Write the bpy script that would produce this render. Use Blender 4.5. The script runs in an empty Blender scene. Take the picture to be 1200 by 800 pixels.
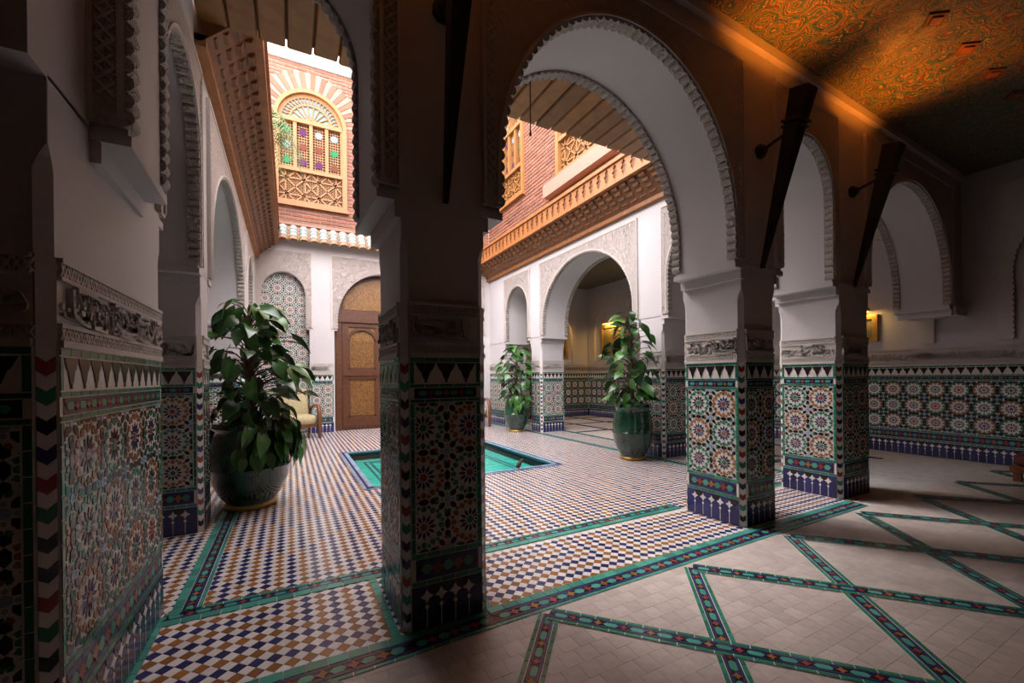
import bpy, math, random
from mathutils import Vector, Matrix
random.seed(11)
PI = math.pi
scene = bpy.context.scene
col = scene.collection

# ------------------------------------------------------------------ camera
FPX, YAW, ROLL, CY, EYE = 493.6, math.radians(27.83), math.radians(-0.602), 441.76, 1.2
Fv = Vector((math.sin(YAW), math.cos(YAW), 0)); Rv = Vector((math.cos(YAW), -math.sin(YAW), 0)); Uv = Vector((0, 0, 1))
R2 = Rv*math.cos(ROLL) + Uv*math.sin(ROLL); U2 = Uv*math.cos(ROLL) - Rv*math.sin(ROLL)
cd = bpy.data.cameras.new('camera'); cam = bpy.data.objects.new('camera', cd); col.objects.link(cam)
cd.sensor_width = 36; cd.sensor_fit = 'HORIZONTAL'; cd.lens = 36*FPX/1200; cd.shift_y = (CY-400)/1200; cd.clip_start = .05
mw = Matrix.Identity(4)
for i in range(3):
    mw[i][0] = R2[i]; mw[i][1] = U2[i]; mw[i][2] = -Fv[i]
mw[2][3] = EYE
cam.matrix_world = mw
scene.camera = cam

# ------------------------------------------------------------------ world, light, exposure
w = bpy.data.worlds.new('sky'); scene.world = w; w.use_nodes = True
bg = w.node_tree.nodes['Background']; bg.inputs[0].default_value = (1.0, .955, .985, 1); bg.inputs[1].default_value = 9.3
scene.cycles.diffuse_bounces = 2
vs = scene.view_settings
vs.view_transform = 'Standard'; vs.look = 'None'; vs.gamma = 1; vs.use_curve_mapping = False; vs.exposure = 0.0
# veiled sun, low enough to slip under the balcony into our gallery
sl = bpy.data.lights.new('veiled_sun', 'SUN'); sl.energy = 2.9; sl.angle = math.radians(13); sl.color = (1, .95, .92)
so = bpy.data.objects.new('veiled_sun', sl); col.objects.link(so); so.rotation_euler = Vector((.27, -.553, -.788)).to_track_quat('-Z', 'Y').to_euler()
# portals only guide the sampling of the sky through the open top of the court
for loc_, sx_, sy_, rot_ in (((2.1, 6.45, 8.2), 5.5, 7.9, (0, 0, 0)), ((-.7, 6.45, 6.9), 2.9, 7.9, (0, -PI/2, 0)), ((2.1, 2.6, 6.75), 5.5, 3.1, (PI/2, 0, PI))):
    pl = bpy.data.lights.new('sky_portal', 'AREA'); pl.shape = 'RECTANGLE'; pl.size = sx_; pl.size_y = sy_; pl.cycles.is_portal = True
    plo = bpy.data.objects.new('sky_portal', pl); col.objects.link(plo); plo.location = loc_; plo.rotation_euler = rot_

# ------------------------------------------------------------------ materials
MATS = {}
def M(name, base, rough=.6, var=0, noise=None, bump=None, metal=0, emit=None, spec=.5, second=None, coat=0):
    m = bpy.data.materials.new(name); m.use_nodes = True; nt = m.node_tree; N = nt.nodes; L = nt.links
    b = N['Principled BSDF']
    b.inputs['Base Color'].default_value = (*base, 1); b.inputs['Roughness'].default_value = rough
    b.inputs['Metallic'].default_value = metal; b.inputs['Specular IOR Level'].default_value = spec
    b.inputs['Coat Weight'].default_value = coat; b.inputs['Coat Roughness'].default_value = .12
    if emit: b.inputs['Emission Color'].default_value = (*emit[0], 1); b.inputs['Emission Strength'].default_value = emit[1]
    tc = N.new('ShaderNodeTexCoord'); cur = None
    if noise:
        n = N.new('ShaderNodeTexNoise'); n.inputs['Scale'].default_value = noise[0]; n.inputs['Detail'].default_value = 5
        L.new(tc.outputs['Object'], n.inputs['Vector'])
        mx = N.new('ShaderNodeMix'); mx.data_type = 'RGBA'
        s2 = second or tuple(c*(1-noise[1]) for c in base)
        mx.inputs[6].default_value = (*base, 1); mx.inputs[7].default_value = (*s2, 1)
        mr = N.new('ShaderNodeMapRange'); mr.inputs[1].default_value = .38; mr.inputs[2].default_value = .68
        L.new(n.outputs[0], mr.inputs[0]); L.new(mr.outputs[0], mx.inputs[0]); cur = mx.outputs[2]
    if var:
        g = N.new('ShaderNodeNewGeometry'); h = N.new('ShaderNodeHueSaturation')
        mr = N.new('ShaderNodeMapRange'); mr.inputs[3].default_value = 1-var; mr.inputs[4].default_value = 1+var*.7
        oi = N.new('ShaderNodeObjectInfo'); ad = N.new('ShaderNodeMath'); ad.operation = 'ADD'; fr_ = N.new('ShaderNodeMath'); fr_.operation = 'FRACT'
        L.new(g.outputs['Random Per Island'], ad.inputs[0]); L.new(oi.outputs['Random'], ad.inputs[1]); L.new(ad.outputs[0], fr_.inputs[0])
        L.new(fr_.outputs[0], mr.inputs[0]); L.new(mr.outputs[0], h.inputs['Value'])
        if cur: L.new(cur, h.inputs['Color'])
        else: h.inputs['Color'].default_value = (*base, 1)
        cur = h.outputs[0]
    if cur: L.new(cur, b.inputs['Base Color'])
    if bump:
        n = N.new('ShaderNodeTexNoise'); n.inputs['Scale'].default_value = bump[0]; n.inputs['Detail'].default_value = 6
        L.new(tc.outputs['Object'], n.inputs['Vector'])
        bp = N.new('ShaderNodeBump'); bp.inputs['Strength'].default_value = bump[1]; bp.inputs['Distance'].default_value = bump[2]
        L.new(n.outputs[0], bp.inputs['Height']); L.new(bp.outputs[0], b.inputs['Normal'])
    MATS[name] = m
    return m

plaster = M('plaster', (.62, .57, .57), .75, noise=(1.3, .07), bump=(14, .25, .01))
M('stucco', (.64, .57, .53), .8, noise=(7, .10), bump=(60, .3, .004))
M('t_white', (.78, .73, .72), .28, var=.12, coat=.2)
M('t_ground', (.05, .085, .07), .3, noise=(40, .5))
M('t_cream', (.74, .68, .64), .35, noise=(30, .10))
M('t_black', (.022, .012, .016), .18)
M('t_navy', (.032, .032, .125), .2, var=.3)
M('t_brown', (.33, .135, .04), .22, var=.28)
M('t_green', (.03, .21, .135), .2, var=.35)
M('t_teal', (.07, .32, .25), .2, var=.3)
M('t_blue', (.30, .44, .60), .25, var=.2)
M('t_red', (.30, .045, .035), .25, var=.2)
TILE = ['t_white', 't_black', 't_navy', 't_brown', 't_green', 't_teal', 't_blue', 't_red', 't_cream', 't_ground']
W_, K_, NV, BR, GR, TE, LB, RD, CR, GROUND = range(10)
M('grout', (.56, .52, .50), .8, noise=(9, .2))
M('paver', (.58, .49, .45), .40, var=.12, noise=(18, .14), bump=(25, .25, .004))
M('paver_grout', (.30, .24, .21), .85)
M('brick', (.27, .10, .058), .8, var=.25, noise=(20, .25), bump=(70, .5, .004))
M('brick_pale', (.31, .185, .135), .8, var=.12, noise=(20, .15))
M('mortar', (.40, .28, .22), .85, noise=(20, .15), bump=(50, .4, .004))
M('cream_wall', (.50, .42, .37), .8, noise=(2, .06))
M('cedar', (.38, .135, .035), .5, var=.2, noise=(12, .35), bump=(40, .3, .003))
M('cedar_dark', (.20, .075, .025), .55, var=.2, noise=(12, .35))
M('plank', (.33, .135, .035), .5, var=.28, noise=(9, .3), bump=(35, .3, .003))
M('window_wood', (.30, .13, .038), .5, noise=(14, .15))
M('door_wood', (.12, .04, .015), .42, noise=(16, .4), bump=(40, .3, .003))
M('gilt_panel', (.30, .14, .03), .45, noise=(34, .6), second=(.10, .035, .01), bump=(80, .6, .004))
M('bronze', (.035, .022, .016), .4, metal=.4, noise=(20, .3))
M('iron', (.03, .025, .022), .5, metal=.5)
M('pot_green', (.012, .06, .032), .12, noise=(9, .55), bump=(7, .3, .01), coat=.6)
M('soil', (.05, .032, .02), .95, bump=(40, .8, .01))
M('bark', (.11, .06, .035), .9, noise=(25, .5), bump=(40, .8, .01))
M('leaf', (.035, .115, .022), .28, var=.45, noise=(14, .3))
M('leaf_pale', (.07, .20, .035), .28, var=.35, noise=(14, .3))
M('palm_leaf', (.06, .13, .025), .5, var=.3)
M('velvet', (.52, .43, .24), .9, noise=(25, .2), bump=(70, .3, .004))
M('chair_wood', (.22, .075, .03), .35, noise=(14, .3))
M('glass_green', (.015, .17, .06), .35, spec=.1); M('glass_violet', (.075, .015, .065), .35, spec=.1); M('glass_clear', (.20, .26, .26), .35, spec=.1); M('glass_amber', (.13, .035, .018), .35, spec=.1)
M('dark_interior', (.10, .06, .04), .8)
M('gilt', (.55, .32, .08), .35, metal=.6, noise=(30, .3))
M('canvas', (.10, .10, .05), .7, noise=(9, .7), second=(.22, .12, .03))
M('lamp_glow', (1, .62, .2), .5, emit=((1, .55, .14), 9))
M('bulb', (1, .6, .2), .5, emit=((1, .45, .1), 14))
M('roof_white', (.30, .325, .30), .25, var=.12, coat=.3)
M('roof_clay', (.35, .19, .10), .7, noise=(12, .3))
M('roof_edge', (.03, .05, .07), .3)
M('feather', (.10, .065, .045), .8, noise=(40, .5)); M('beak', (.05, .035, .03), .5)
M('upholstery_red', (.10, .02, .018), .8, noise=(12, .3))
M('basin', (.05, .48, .40), .3, noise=(5, .25), second=(.09, .60, .52)); M('basin_line', (.01, .09, .12), .3)
# carved stucco: fine arabesque relief in the bump only
def carved():
    m = bpy.data.materials.new('carved_stucco'); m.use_nodes = True; nt = m.node_tree; N = nt.nodes; L = nt.links; b = N['Principled BSDF']
    b.inputs['Base Color'].default_value = (.60, .51, .47, 1); b.inputs['Roughness'].default_value = .85
    tc = N.new('ShaderNodeTexCoord')
    ns = N.new('ShaderNodeTexNoise'); ns.inputs['Scale'].default_value = 9; L.new(tc.outputs['Object'], ns.inputs['Vector'])
    mx = N.new('ShaderNodeMix'); mx.data_type = 'VECTOR'; mx.inputs[0].default_value = .12
    L.new(tc.outputs['Object'], mx.inputs[4]); L.new(ns.outputs[1], mx.inputs[5])
    v1 = N.new('ShaderNodeTexVoronoi'); v1.feature = 'DISTANCE_TO_EDGE'; v1.inputs['Scale'].default_value = 24; L.new(mx.outputs[1], v1.inputs['Vector'])
    v2 = N.new('ShaderNodeTexVoronoi'); v2.feature = 'F1'; v2.inputs['Scale'].default_value = 13; L.new(mx.outputs[1], v2.inputs['Vector'])
    sn = N.new('ShaderNodeMath'); sn.operation = 'MULTIPLY'; sn.inputs[1].default_value = 60; L.new(v2.outputs['Distance'], sn.inputs[0])
    s2 = N.new('ShaderNodeMath'); s2.operation = 'SINE'; L.new(sn.outputs[0], s2.inputs[0])
    r1 = N.new('ShaderNodeMapRange'); r1.inputs[1].default_value = .02; r1.inputs[2].default_value = .12; L.new(v1.outputs['Distance'], r1.inputs[0])
    r2 = N.new('ShaderNodeMapRange'); r2.inputs[1].default_value = -.3; r2.inputs[2].default_value = .5; r2.inputs[4].default_value = .6; L.new(s2.outputs[0], r2.inputs[0])
    ad = N.new('ShaderNodeMath'); ad.operation = 'MULTIPLY'; L.new(r1.outputs[0], ad.inputs[0]); L.new(r2.outputs[0], ad.inputs[1])
    bp = N.new('ShaderNodeBump'); bp.inputs['Strength'].default_value = 1; bp.inputs['Distance'].default_value = .022
    L.new(ad.outputs[0], bp.inputs['Height']); L.new(bp.outputs[0], b.inputs['Normal'])
    MATS['carved'] = m
carved()
def painted_ceiling():
    m = bpy.data.materials.new('painted_ceiling'); m.use_nodes = True; nt = m.node_tree; N = nt.nodes; L = nt.links; b = N['Principled BSDF']
    b.inputs['Roughness'].default_value = .45
    tc = N.new('ShaderNodeTexCoord')
    v = N.new('ShaderNodeTexVoronoi'); v.inputs['Scale'].default_value = 5; v.feature = 'F1'; L.new(tc.outputs['Object'], v.inputs['Vector'])
    ns = N.new('ShaderNodeTexNoise'); ns.inputs['Scale'].default_value = 22; ns.inputs['Detail'].default_value = 6; L.new(tc.outputs['Object'], ns.inputs['Vector'])
    mu = N.new('ShaderNodeMath'); mu.operation = 'MULTIPLY_ADD'; mu.inputs[1].default_value = 3.2; L.new(v.outputs['Distance'], mu.inputs[0]); L.new(ns.outputs[0], mu.inputs[2])
    fr = N.new('ShaderNodeMath'); fr.operation = 'FRACT'; L.new(mu.outputs[0], fr.inputs[0])
    cr = N.new('ShaderNodeValToRGB'); cr.color_ramp.interpolation = 'CONSTANT'
    e = cr.color_ramp.elements; e[0].position = 0; e[0].color = (.05, .11, .09, 1); e[1].position = .18; e[1].color = (.25, .12, .035, 1)
    for p, c in ((.30, (.05, .13, .12, 1)), (.46, (.32, .20, .06, 1)), (.56, (.16, .035, .02, 1)), (.68, (.05, .10, .07, 1)), (.82, (.40, .28, .10, 1)), (.88, (.03, .06, .07, 1))):
        x = e.new(p); x.color = c
    L.new(fr.outputs[0], cr.inputs[0]); L.new(cr.outputs[0], b.inputs['Base Color'])
    bp = N.new('ShaderNodeBump'); bp.inputs['Strength'].default_value = .6; bp.inputs['Distance'].default_value = .006; L.new(fr.outputs[0], bp.inputs['Height']); L.new(bp.outputs[0], b.inputs['Normal'])
    MATS['ceiling_paint'] = m
painted_ceiling()
def water_mat():
    m = bpy.data.materials.new('water'); m.use_nodes = True; nt = m.node_tree; N = nt.nodes; L = nt.links
    N.remove(N['Principled BSDF']); o = N['Material Output']
    t = N.new('ShaderNodeBsdfTransparent'); t.inputs[0].default_value = (.78, .98, .94, 1)
    g = N.new('ShaderNodeBsdfGlossy'); g.inputs['Roughness'].default_value = .03
    fr = N.new('ShaderNodeFresnel'); fr.inputs[0].default_value = 1.33
    ns = N.new('ShaderNodeTexNoise'); ns.inputs['Scale'].default_value = 10; ns.inputs['Detail'].default_value = 4
    tc = N.new('ShaderNodeTexCoord'); L.new(tc.outputs['Object'], ns.inputs['Vector'])
    bp = N.new('ShaderNodeBump'); bp.inputs['Strength'].default_value = .7; bp.inputs['Distance'].default_value = .02
    L.new(ns.outputs[0], bp.inputs['Height']); L.new(bp.outputs[0], g.inputs['Normal']); L.new(bp.outputs[0], fr.inputs['Normal'])
    mx = N.new('ShaderNodeMixShader'); L.new(fr.outputs[0], mx.inputs[0]); L.new(t.outputs[0], mx.inputs[1]); L.new(g.outputs[0], mx.inputs[2])
    L.new(mx.outputs[0], o.inputs[0]); MATS['water'] = m
water_mat()

# ------------------------------------------------------------------ mesh helpers
ORG = {}
def tag(o, label=None, cat=None, group=None, kind=None):
    if label: o['label'] = label
    if cat: o['category'] = cat
    if group: o['group'] = group
    if kind: o['kind'] = kind
    return o
def empty(name, loc=(0, 0, 0), parent=None, **k):
    o = bpy.data.objects.new(name, None); col.objects.link(o); o.empty_display_size = .1
    o.location = Vector(loc) - (ORG[parent] if parent else Vector((0, 0, 0))); o.parent = parent; ORG[o] = Vector(loc)
    return tag(o, **k)

class Fr:
    """a flat frame: origin, u (along), w (up in the plane), n (out of the plane)"""
    def __init__(s, o, u, n, w=(0, 0, 1)):
        s.o = Vector(o); s.u = Vector(u).normalized(); s.n = Vector(n).normalized(); s.w = Vector(w).normalized()
        s.flip = s.u.cross(s.w).dot(s.n) < 0
    def p(s, u, w, d=0): return s.o + s.u*u + s.w*w + s.n*d
    def sub(s, u, w, d=0): return Fr(s.p(u, w, d), s.u, s.n, s.w)

def area2(p): return sum(p[i][0]*p[(i+1) % len(p)][1]-p[(i+1) % len(p)][0]*p[i][1] for i in range(len(p)))
def clip(poly, u0, u1, w0, w1):
    for ax, lim, sg in ((0, u0, 1), (0, u1, -1), (1, w0, 1), (1, w1, -1)):
        out = []
        for i in range(len(poly)):
            a, b = poly[i], poly[(i+1) % len(poly)]
            ia, ib = (a[ax]-lim)*sg >= 0, (b[ax]-lim)*sg >= 0
            if ia: out.append(a)
            if ia != ib:
                t = (lim-a[ax])/(b[ax]-a[ax]); out.append((a[0]+(b[0]-a[0])*t, a[1]+(b[1]-a[1])*t))
        poly = out
        if len(poly) < 3: return None
    return poly if abs(area2(poly)) > 1e-6 else None

class MB:
    def __init__(s): s.v = []; s.f = []; s.m = []; s.sm = []
    def add(s, vs, fs, m=0, sm=False):
        b = len(s.v); s.v += [tuple(x) for x in vs]; s.f += [tuple(b+i for i in f) for f in fs]; s.m += [m]*len(fs); s.sm += [sm]*len(fs)
    def prism(s, fr, poly, d0, d1, m=0, sides=True, base=False):
        if area2(poly) < 0: poly = poly[::-1]
        if fr.flip: poly = poly[::-1]
        n = len(poly); top = [fr.p(a, b, d1) for a, b in poly]
        if not sides: s.add(top, [tuple(range(n))], m); return
        bot = [fr.p(a, b, d0) for a, b in poly]
        fs = [tuple(range(n))]+[(i, n+i, n+(i+1) % n, (i+1) % n) for i in range(n)]
        if base: fs.append(tuple(range(2*n-1, n-1, -1)))
        s.add(top+bot, fs, m)
    def rect(s, fr, u0, u1, w0, w1, d0, d1, m=0, sides=True, base=False): s.prism(fr, [(u0, w0), (u1, w0), (u1, w1), (u0, w1)], d0, d1, m, sides, base)
    def box(s, x0, x1, y0, y1, z0, z1, m=0):
        v = [(x, y, z) for z in (z0, z1) for y in (y0, y1) for x in (x0, x1)]
        s.add(v, [(0, 2, 3, 1), (4, 5, 7, 6), (0, 1, 5, 4), (2, 6, 7, 3), (0, 4, 6, 2), (1, 3, 7, 5)], m)
    def tube(s, path, r, n=8, m=0, cap=True, flat=1.0):
        path = [Vector(p) for p in path]; R = r if isinstance(r, (list, tuple)) else [r]*len(path)
        vs = []; pv = None
        for i, p in enumerate(path):
            t = (path[min(i+1, len(path)-1)]-path[max(i-1, 0)]).normalized()
            if pv is None:
                a = Vector((0, 0, 1)) if abs(t.z) < .9 else Vector((1, 0, 0)); x = t.cross(a).normalized()
            else: x = (pv - t*pv.dot(t)).normalized()
            pv = x; y = t.cross(x)
            vs += [p+(x*math.cos(2*PI*k/n)+y*math.sin(2*PI*k/n)*flat)*R[i] for k in range(n)]
        fs = [(i*n+k, i*n+(k+1) % n, (i+1)*n+(k+1) % n, (i+1)*n+k) for i in range(len(path)-1) for k in range(n)]
        if cap: fs += [tuple(range(n-1, -1, -1)), tuple(range((len(path)-1)*n, len(path)*n))]
        s.add(vs, fs, m, True)
    def lathe(s, prof, c=(0, 0, 0), n=32, m=0, cap=True, sm=True):
        vs = [(c[0]+r*math.cos(2*PI*k/n), c[1]+r*math.sin(2*PI*k/n), c[2]+z) for r, z in prof for k in range(n)]
        fs = [(i*n+k, i*n+(k+1) % n, (i+1)*n+(k+1) % n, (i+1)*n+k) for i in range(len(prof)-1) for k in range(n)]
        if cap: fs += [tuple(range(n-1, -1, -1))]
        s.add(vs, fs, m, sm)
    def build(s, name, mats, parent=None, origin=None, **k):
        o_ = ORG[parent] if parent is not None else Vector(origin or (0, 0, 0))
        me = bpy.data.meshes.new(name)
        me.from_pydata([(x-o_.x, y-o_.y, z-o_.z) for x, y, z in s.v], [], s.f)
        for mm in ([mats] if isinstance(mats, str) else mats): me.materials.append(MATS[mm])
        me.polygons.foreach_set('material_index', s.m); me.polygons.foreach_set('use_smooth', s.sm); me.update()
        o = bpy.data.objects.new(name, me); col.objects.link(o); o.parent = parent
        if parent is None: o.location = o_
        ORG[o] = o_
        return tag(o, **k)
def put(name, me, loc, parent, rot=None, scale=None, **k):
    """one more object that shares mesh data"""
    o = bpy.data.objects.new(name, me); col.objects.link(o); o.parent = parent
    o.location = Vector(loc)-(ORG[parent] if parent else Vector((0, 0, 0)))
    if rot is not None: o.rotation_euler = rot
    if scale is not None: o.scale = scale
    ORG[o] = Vector(loc)
    return tag(o, **k)
def mesh_of(mb, name, mats):
    me = bpy.data.meshes.new(name); me.from_pydata(mb.v, [], mb.f)
    for mm in ([mats] if isinstance(mats, str) else mats): me.materials.append(MATS[mm])
    me.polygons.foreach_set('material_index', mb.m); me.polygons.foreach_set('use_smooth', mb.sm); me.update()
    return me

# ------------------------------------------------------------------ zellige patterns
def pol(cx, cy, r, a): return (cx+r*math.cos(a), cy+r*math.sin(a))
def almond(cx, cy, ang, l, w):
    c, s = math.cos(ang), math.sin(ang)
    pts = [(l/2, 0), (l*.22, w*.46), (-l*.22, w*.46), (-l/2, 0), (-l*.22, -w*.46), (l*.22, -w*.46)]
    return [(cx+x*c-y*s, cy+x*s+y*c) for x, y in pts]
def star_field(mb, fr, u0, u1, w0, w1, s=.237, d0=.008, d1=.0105, sides=True, palette=0):
    k = s/.25; nu = int((u1-u0)/s)+2; nw = int(round((w1-w0)/s)); uc = (u0+u1)/2
    nu += nu % 2
    def P(poly, m):
        q = clip(poly, u0, u1, w0, w1)
        if q: mb.prism(fr, q, d0, d1, m, sides)
    dr = math.radians
    dm_ = d0+(d1-d0)*.3; dw_ = d0+(d1-d0)*.6
    dark = not sides and not palette
    if dark: mb.rect(fr, u0, u1, w0, w1, d0, dm_, GROUND, False)
    for i in range(-nu//2, nu//2):
        for j in range(-1, nw+1):
            cx = uc+(i+.5)*s; cy = w0+(j+.5)*(w1-w0)/nw
            if cx-s > u1 or cx+s < u0: continue
            sc = (i+j) % 2; outer = (BR, GR)[sc]; pet = (K_, K_, NV, K_)[(i*3+j) % 4] if sc == 0 else (K_, RD, NV)[(i+2*j) % 3]
            qd = clip([pol(cx, cy, .100*k, t*PI/12) for t in range(24)], u0, u1, w0, w1)
            if qd and dark: mb.prism(fr, qd, d0, dw_, W_, False)
            P([pol(cx, cy, .018*k, t*PI/6) for t in range(12)], (GR, RD, BR)[(i+j*2) % 3])
            for q in range(12):
                a = q*PI/6; b = a+PI/12
                P([pol(cx, cy, .021*k, a), pol(cx, cy, .044*k, a-dr(11.5)), pol(cx, cy, .066*k, a), pol(cx, cy, .044*k, a+dr(11.5))], pet)
                P([pol(cx, cy, .074*k, a), pol(cx, cy, .086*k, a-dr(10)), pol(cx, cy, .106*k, a-dr(4)), pol(cx, cy, .106*k, a+dr(4)), pol(cx, cy, .086*k, a+dr(10))], outer)
                P([pol(cx, cy, .089*k, b), pol(cx, cy, .101*k, b-dr(7)), pol(cx, cy, .113*k, b), pol(cx, cy, .101*k, b+dr(7))], (outer, GR)[palette] if q % 2 else outer)
            for hx, hy, ax in ((.125, 0, PI/2), (0, .125, 0)):
                P(almond(cx+hx*k, cy+hy*k, ax, .060*k, .032*k), K_)
                for sg in (-1, 1):
                    ex, ey = (cx+hx*k, cy+sg*.049*k) if hx else (cx+sg*.049*k, cy+hy*k)
                    P([pol(ex, ey, .0175*k, t*PI/3+PI/6) for t in range(6)], K_)
            ex, ey = cx+.125*k, cy+.125*k
            P([pol(ex, ey, .017*k, t*PI/4+PI/8) for t in range(8)], LB)
            for t in range(4):
                aa = PI/4+t*PI/2; x, y = pol(ex, ey, .044*k, aa); P(almond(x, y, aa, .046*k, .028*k), K_)
                x, y = pol(ex, ey, .028*k, t*PI/2); P(almond(x, y, t*PI/2, .018*k, .014*k), LB)
                for da in (-.32, .32): x, y = pol(ex, ey, .058*k, aa+da*1.9); P(almond(x, y, aa+da, .026*k, .017*k), W_ if dark else (GR, outer)[t % 2])
def tile_row(mb, fr, u0, u1, w0, w1, d0, d1, m, l=.07, g=.004, sides=True):
    n = max(1, round((u1-u0)/l)); st = (u1-u0)/n
    for i in range(n): mb.rect(fr, u0+i*st+g/2, u0+(i+1)*st-g/2, w0+g/2, w1-g/2, d0, d1, m, sides)
def tile_col(mb, fr, u0, u1, w0, w1, d0, d1, m, l=.07, g=.004, sides=True):
    n = max(1, round((w1-w0)/l)); st = (w1-w0)/n
    for i in range(n): mb.rect(fr, u0+g/2, u1-g/2, w0+i*st+g/2, w0+(i+1)*st-g/2, d0, d1, m, sides)
def chain(mb, fr, u0, u1, w0, w1, d0, d1, p=.105, sides=True):
    """navy field, teal hexagons, brown four-pointed stars"""
    h = (w1-w0); n = max(1, round((u1-u0)/p)); p = (u1-u0)/n; wm = (w0+w1)/2
    mb.rect(fr, u0, u1, w0, w1, d0, d0+(d1-d0)*.35, K_, False)
    for i in range(n):
        for wa, wb in ((w0, w0+h*.24), (w1-h*.24, w1)): mb.rect(fr, u0+i*p+.002, u0+(i+1)*p-.002, wa+.0015, wb-.0015, d0, d1, NV, sides)
        c = u0+(i+.5)*p; l = p*.56; q = h*.24
        mb.prism(fr, [(c-l/2, wm), (c-l/2+q*.8, wm-q), (c+l/2-q*.8, wm-q), (c+l/2, wm), (c+l/2-q*.8, wm+q), (c-l/2+q*.8, wm+q)], d0, d1, TE, sides)
        for sg in (-1, 1):
            mb.prism(fr, [(c+sg*(l/2+.002), wm), (c+sg*(l/2-q*.7), wm+q*1.05), (c+sg*(p/2-q*.35), wm+q*1.05)], d0, d1, K_ if sg < 0 else NV, sides)
        e = u0+i*p; r = h*.34; z = r*.38
        if i: mb.prism(fr, [(e+r, wm), (e+z, wm+z), (e, wm+r), (e-z, wm+z), (e-r, wm), (e-z, wm-z), (e, wm-r), (e+z, wm-z)], d0, d1+.0005, (BR, RD)[i % 2], sides)
def merlon(c, p, w0, w1):
    h = w1-w0; a = p*.5
    return [(c-a*.96, w1), (c-a*.62, w0+h*.62), (c-a*.5, w0+h*.6), (c-a*.22, w0+h*.2), (c-a*.12, w0+h*.18), (c-a*.1, w0), (c+a*.1, w0), (c+a*.12, w0+h*.18), (c+a*.22, w0+h*.2), (c+a*.5, w0+h*.6), (c+a*.62, w0+h*.62), (c+a*.96, w1)]
MER = {}
ZD, ZS = 1.30, 1.56
def dado(parent, fr, L, indiv=True, sides=True, name='zellige_dado'):
    d0, d1 = .008, .0105
    b = MB(); b.rect(fr, 0, L, 0, ZD, -.004, d0, 0); back = b.build(name, 't_cream', parent)
    mb = MB()
    # plinth of navy tiles with pale crosses
    n = max(2, round(L/.076)); p = L/n
    mb.rect(fr, 0, L, .002, .21, d0, d0+.0008, NV, False)
    for i in range(n):
        c = (i+.5)*p; a = p/2-.002
        mb.prism(fr, [(c-a, .004), (c+a, .004), (c+a, .105), (c+a*.8, .13), (c+a*.35, .142), (c-a*.35, .142), (c-a*.8, .13), (c-a, .105)], d0, d1, NV, sides)
        mb.prism(fr, [(c, .150), (c+a*.75, .175), (c+a*.9, .207), (c-a*.9, .207), (c-a*.75, .175)], d0, d1, (NV, K_)[i % 2], sides)
        if i:
            e = i*p; r = .032; q = .0115
            mb.prism(fr, [(e+r, .158), (e+q, .158+q), (e, .158+r), (e-q, .158+q), (e-r, .158), (e-q, .158-q), (e, .158-r), (e+q, .158-q)], d0, d1+.001, W_, sides)
            mb.prism(fr, [(e+.011, .108), (e, .122), (e-.011, .108), (e-.002, .096), (e-.002, .01), (e+.002, .01), (e+.002, .096)], d0, d1+.001, W_, sides)
    tile_row(mb, fr, .0, L, .212, .236, d0, d1, GR, sides=sides)
    chain(mb, fr, .02, L-.02, .238, .338, d0, d1, sides=sides)
    tile_row(mb, fr, .0, L, .340, .366, d0, d1, GR, sides=sides)
    tile_row(mb, fr, .0, L, 1.082, 1.100, d0, d1, GR, sides=sides)
    chain(mb, fr, .02, L-.02, 1.102, 1.152, d0, d1, p=.085, sides=sides)
    tile_row(mb, fr, .0, L, 1.154, 1.172, d0, d1, GR, sides=sides)
    tile_row(mb, fr, .0, L, 1.276, ZD, d0, d1+.001, GR, sides=sides)
    for a, c in ((0, .022), (L-.022, L)): tile_col(mb, fr, a, c, .366, 1.082, d0, d1, GR, sides=sides); tile_col(mb, fr, a, c, 1.172, 1.276, d0, d1, GR, sides=sides)
    star_field(mb, fr, .026, L-.026, .370, 1.080, sides=sides)
    n = max(2, round((L-.05)/.095)); p = (L-.05)/n
    if not indiv:
        for i in range(n): mb.prism(fr, merlon(.025+(i+.5)*p, p, 1.178, 1.272), d0, d1, K_, sides)
    mb.build('zellige_mosaic', TILE, back, kind='stuff')
    if indiv:
        key = (round(p, 4), round(math.atan2(fr.u.y, fr.u.x), 3), fr.flip)
        if key not in MER:
            q = MB(); f0 = Fr((0, 0, 0), fr.u, fr.n); q.prism(f0, merlon(0, p, 0, .094), 0, .003, 0); MER[key] = mesh_of(q, 'merlon_tile', 't_black')
        for i in range(n): put('merlon_tile', MER[key], fr.p(.025+(i+.5)*p, 1.178, d0), back)
    return back
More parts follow.
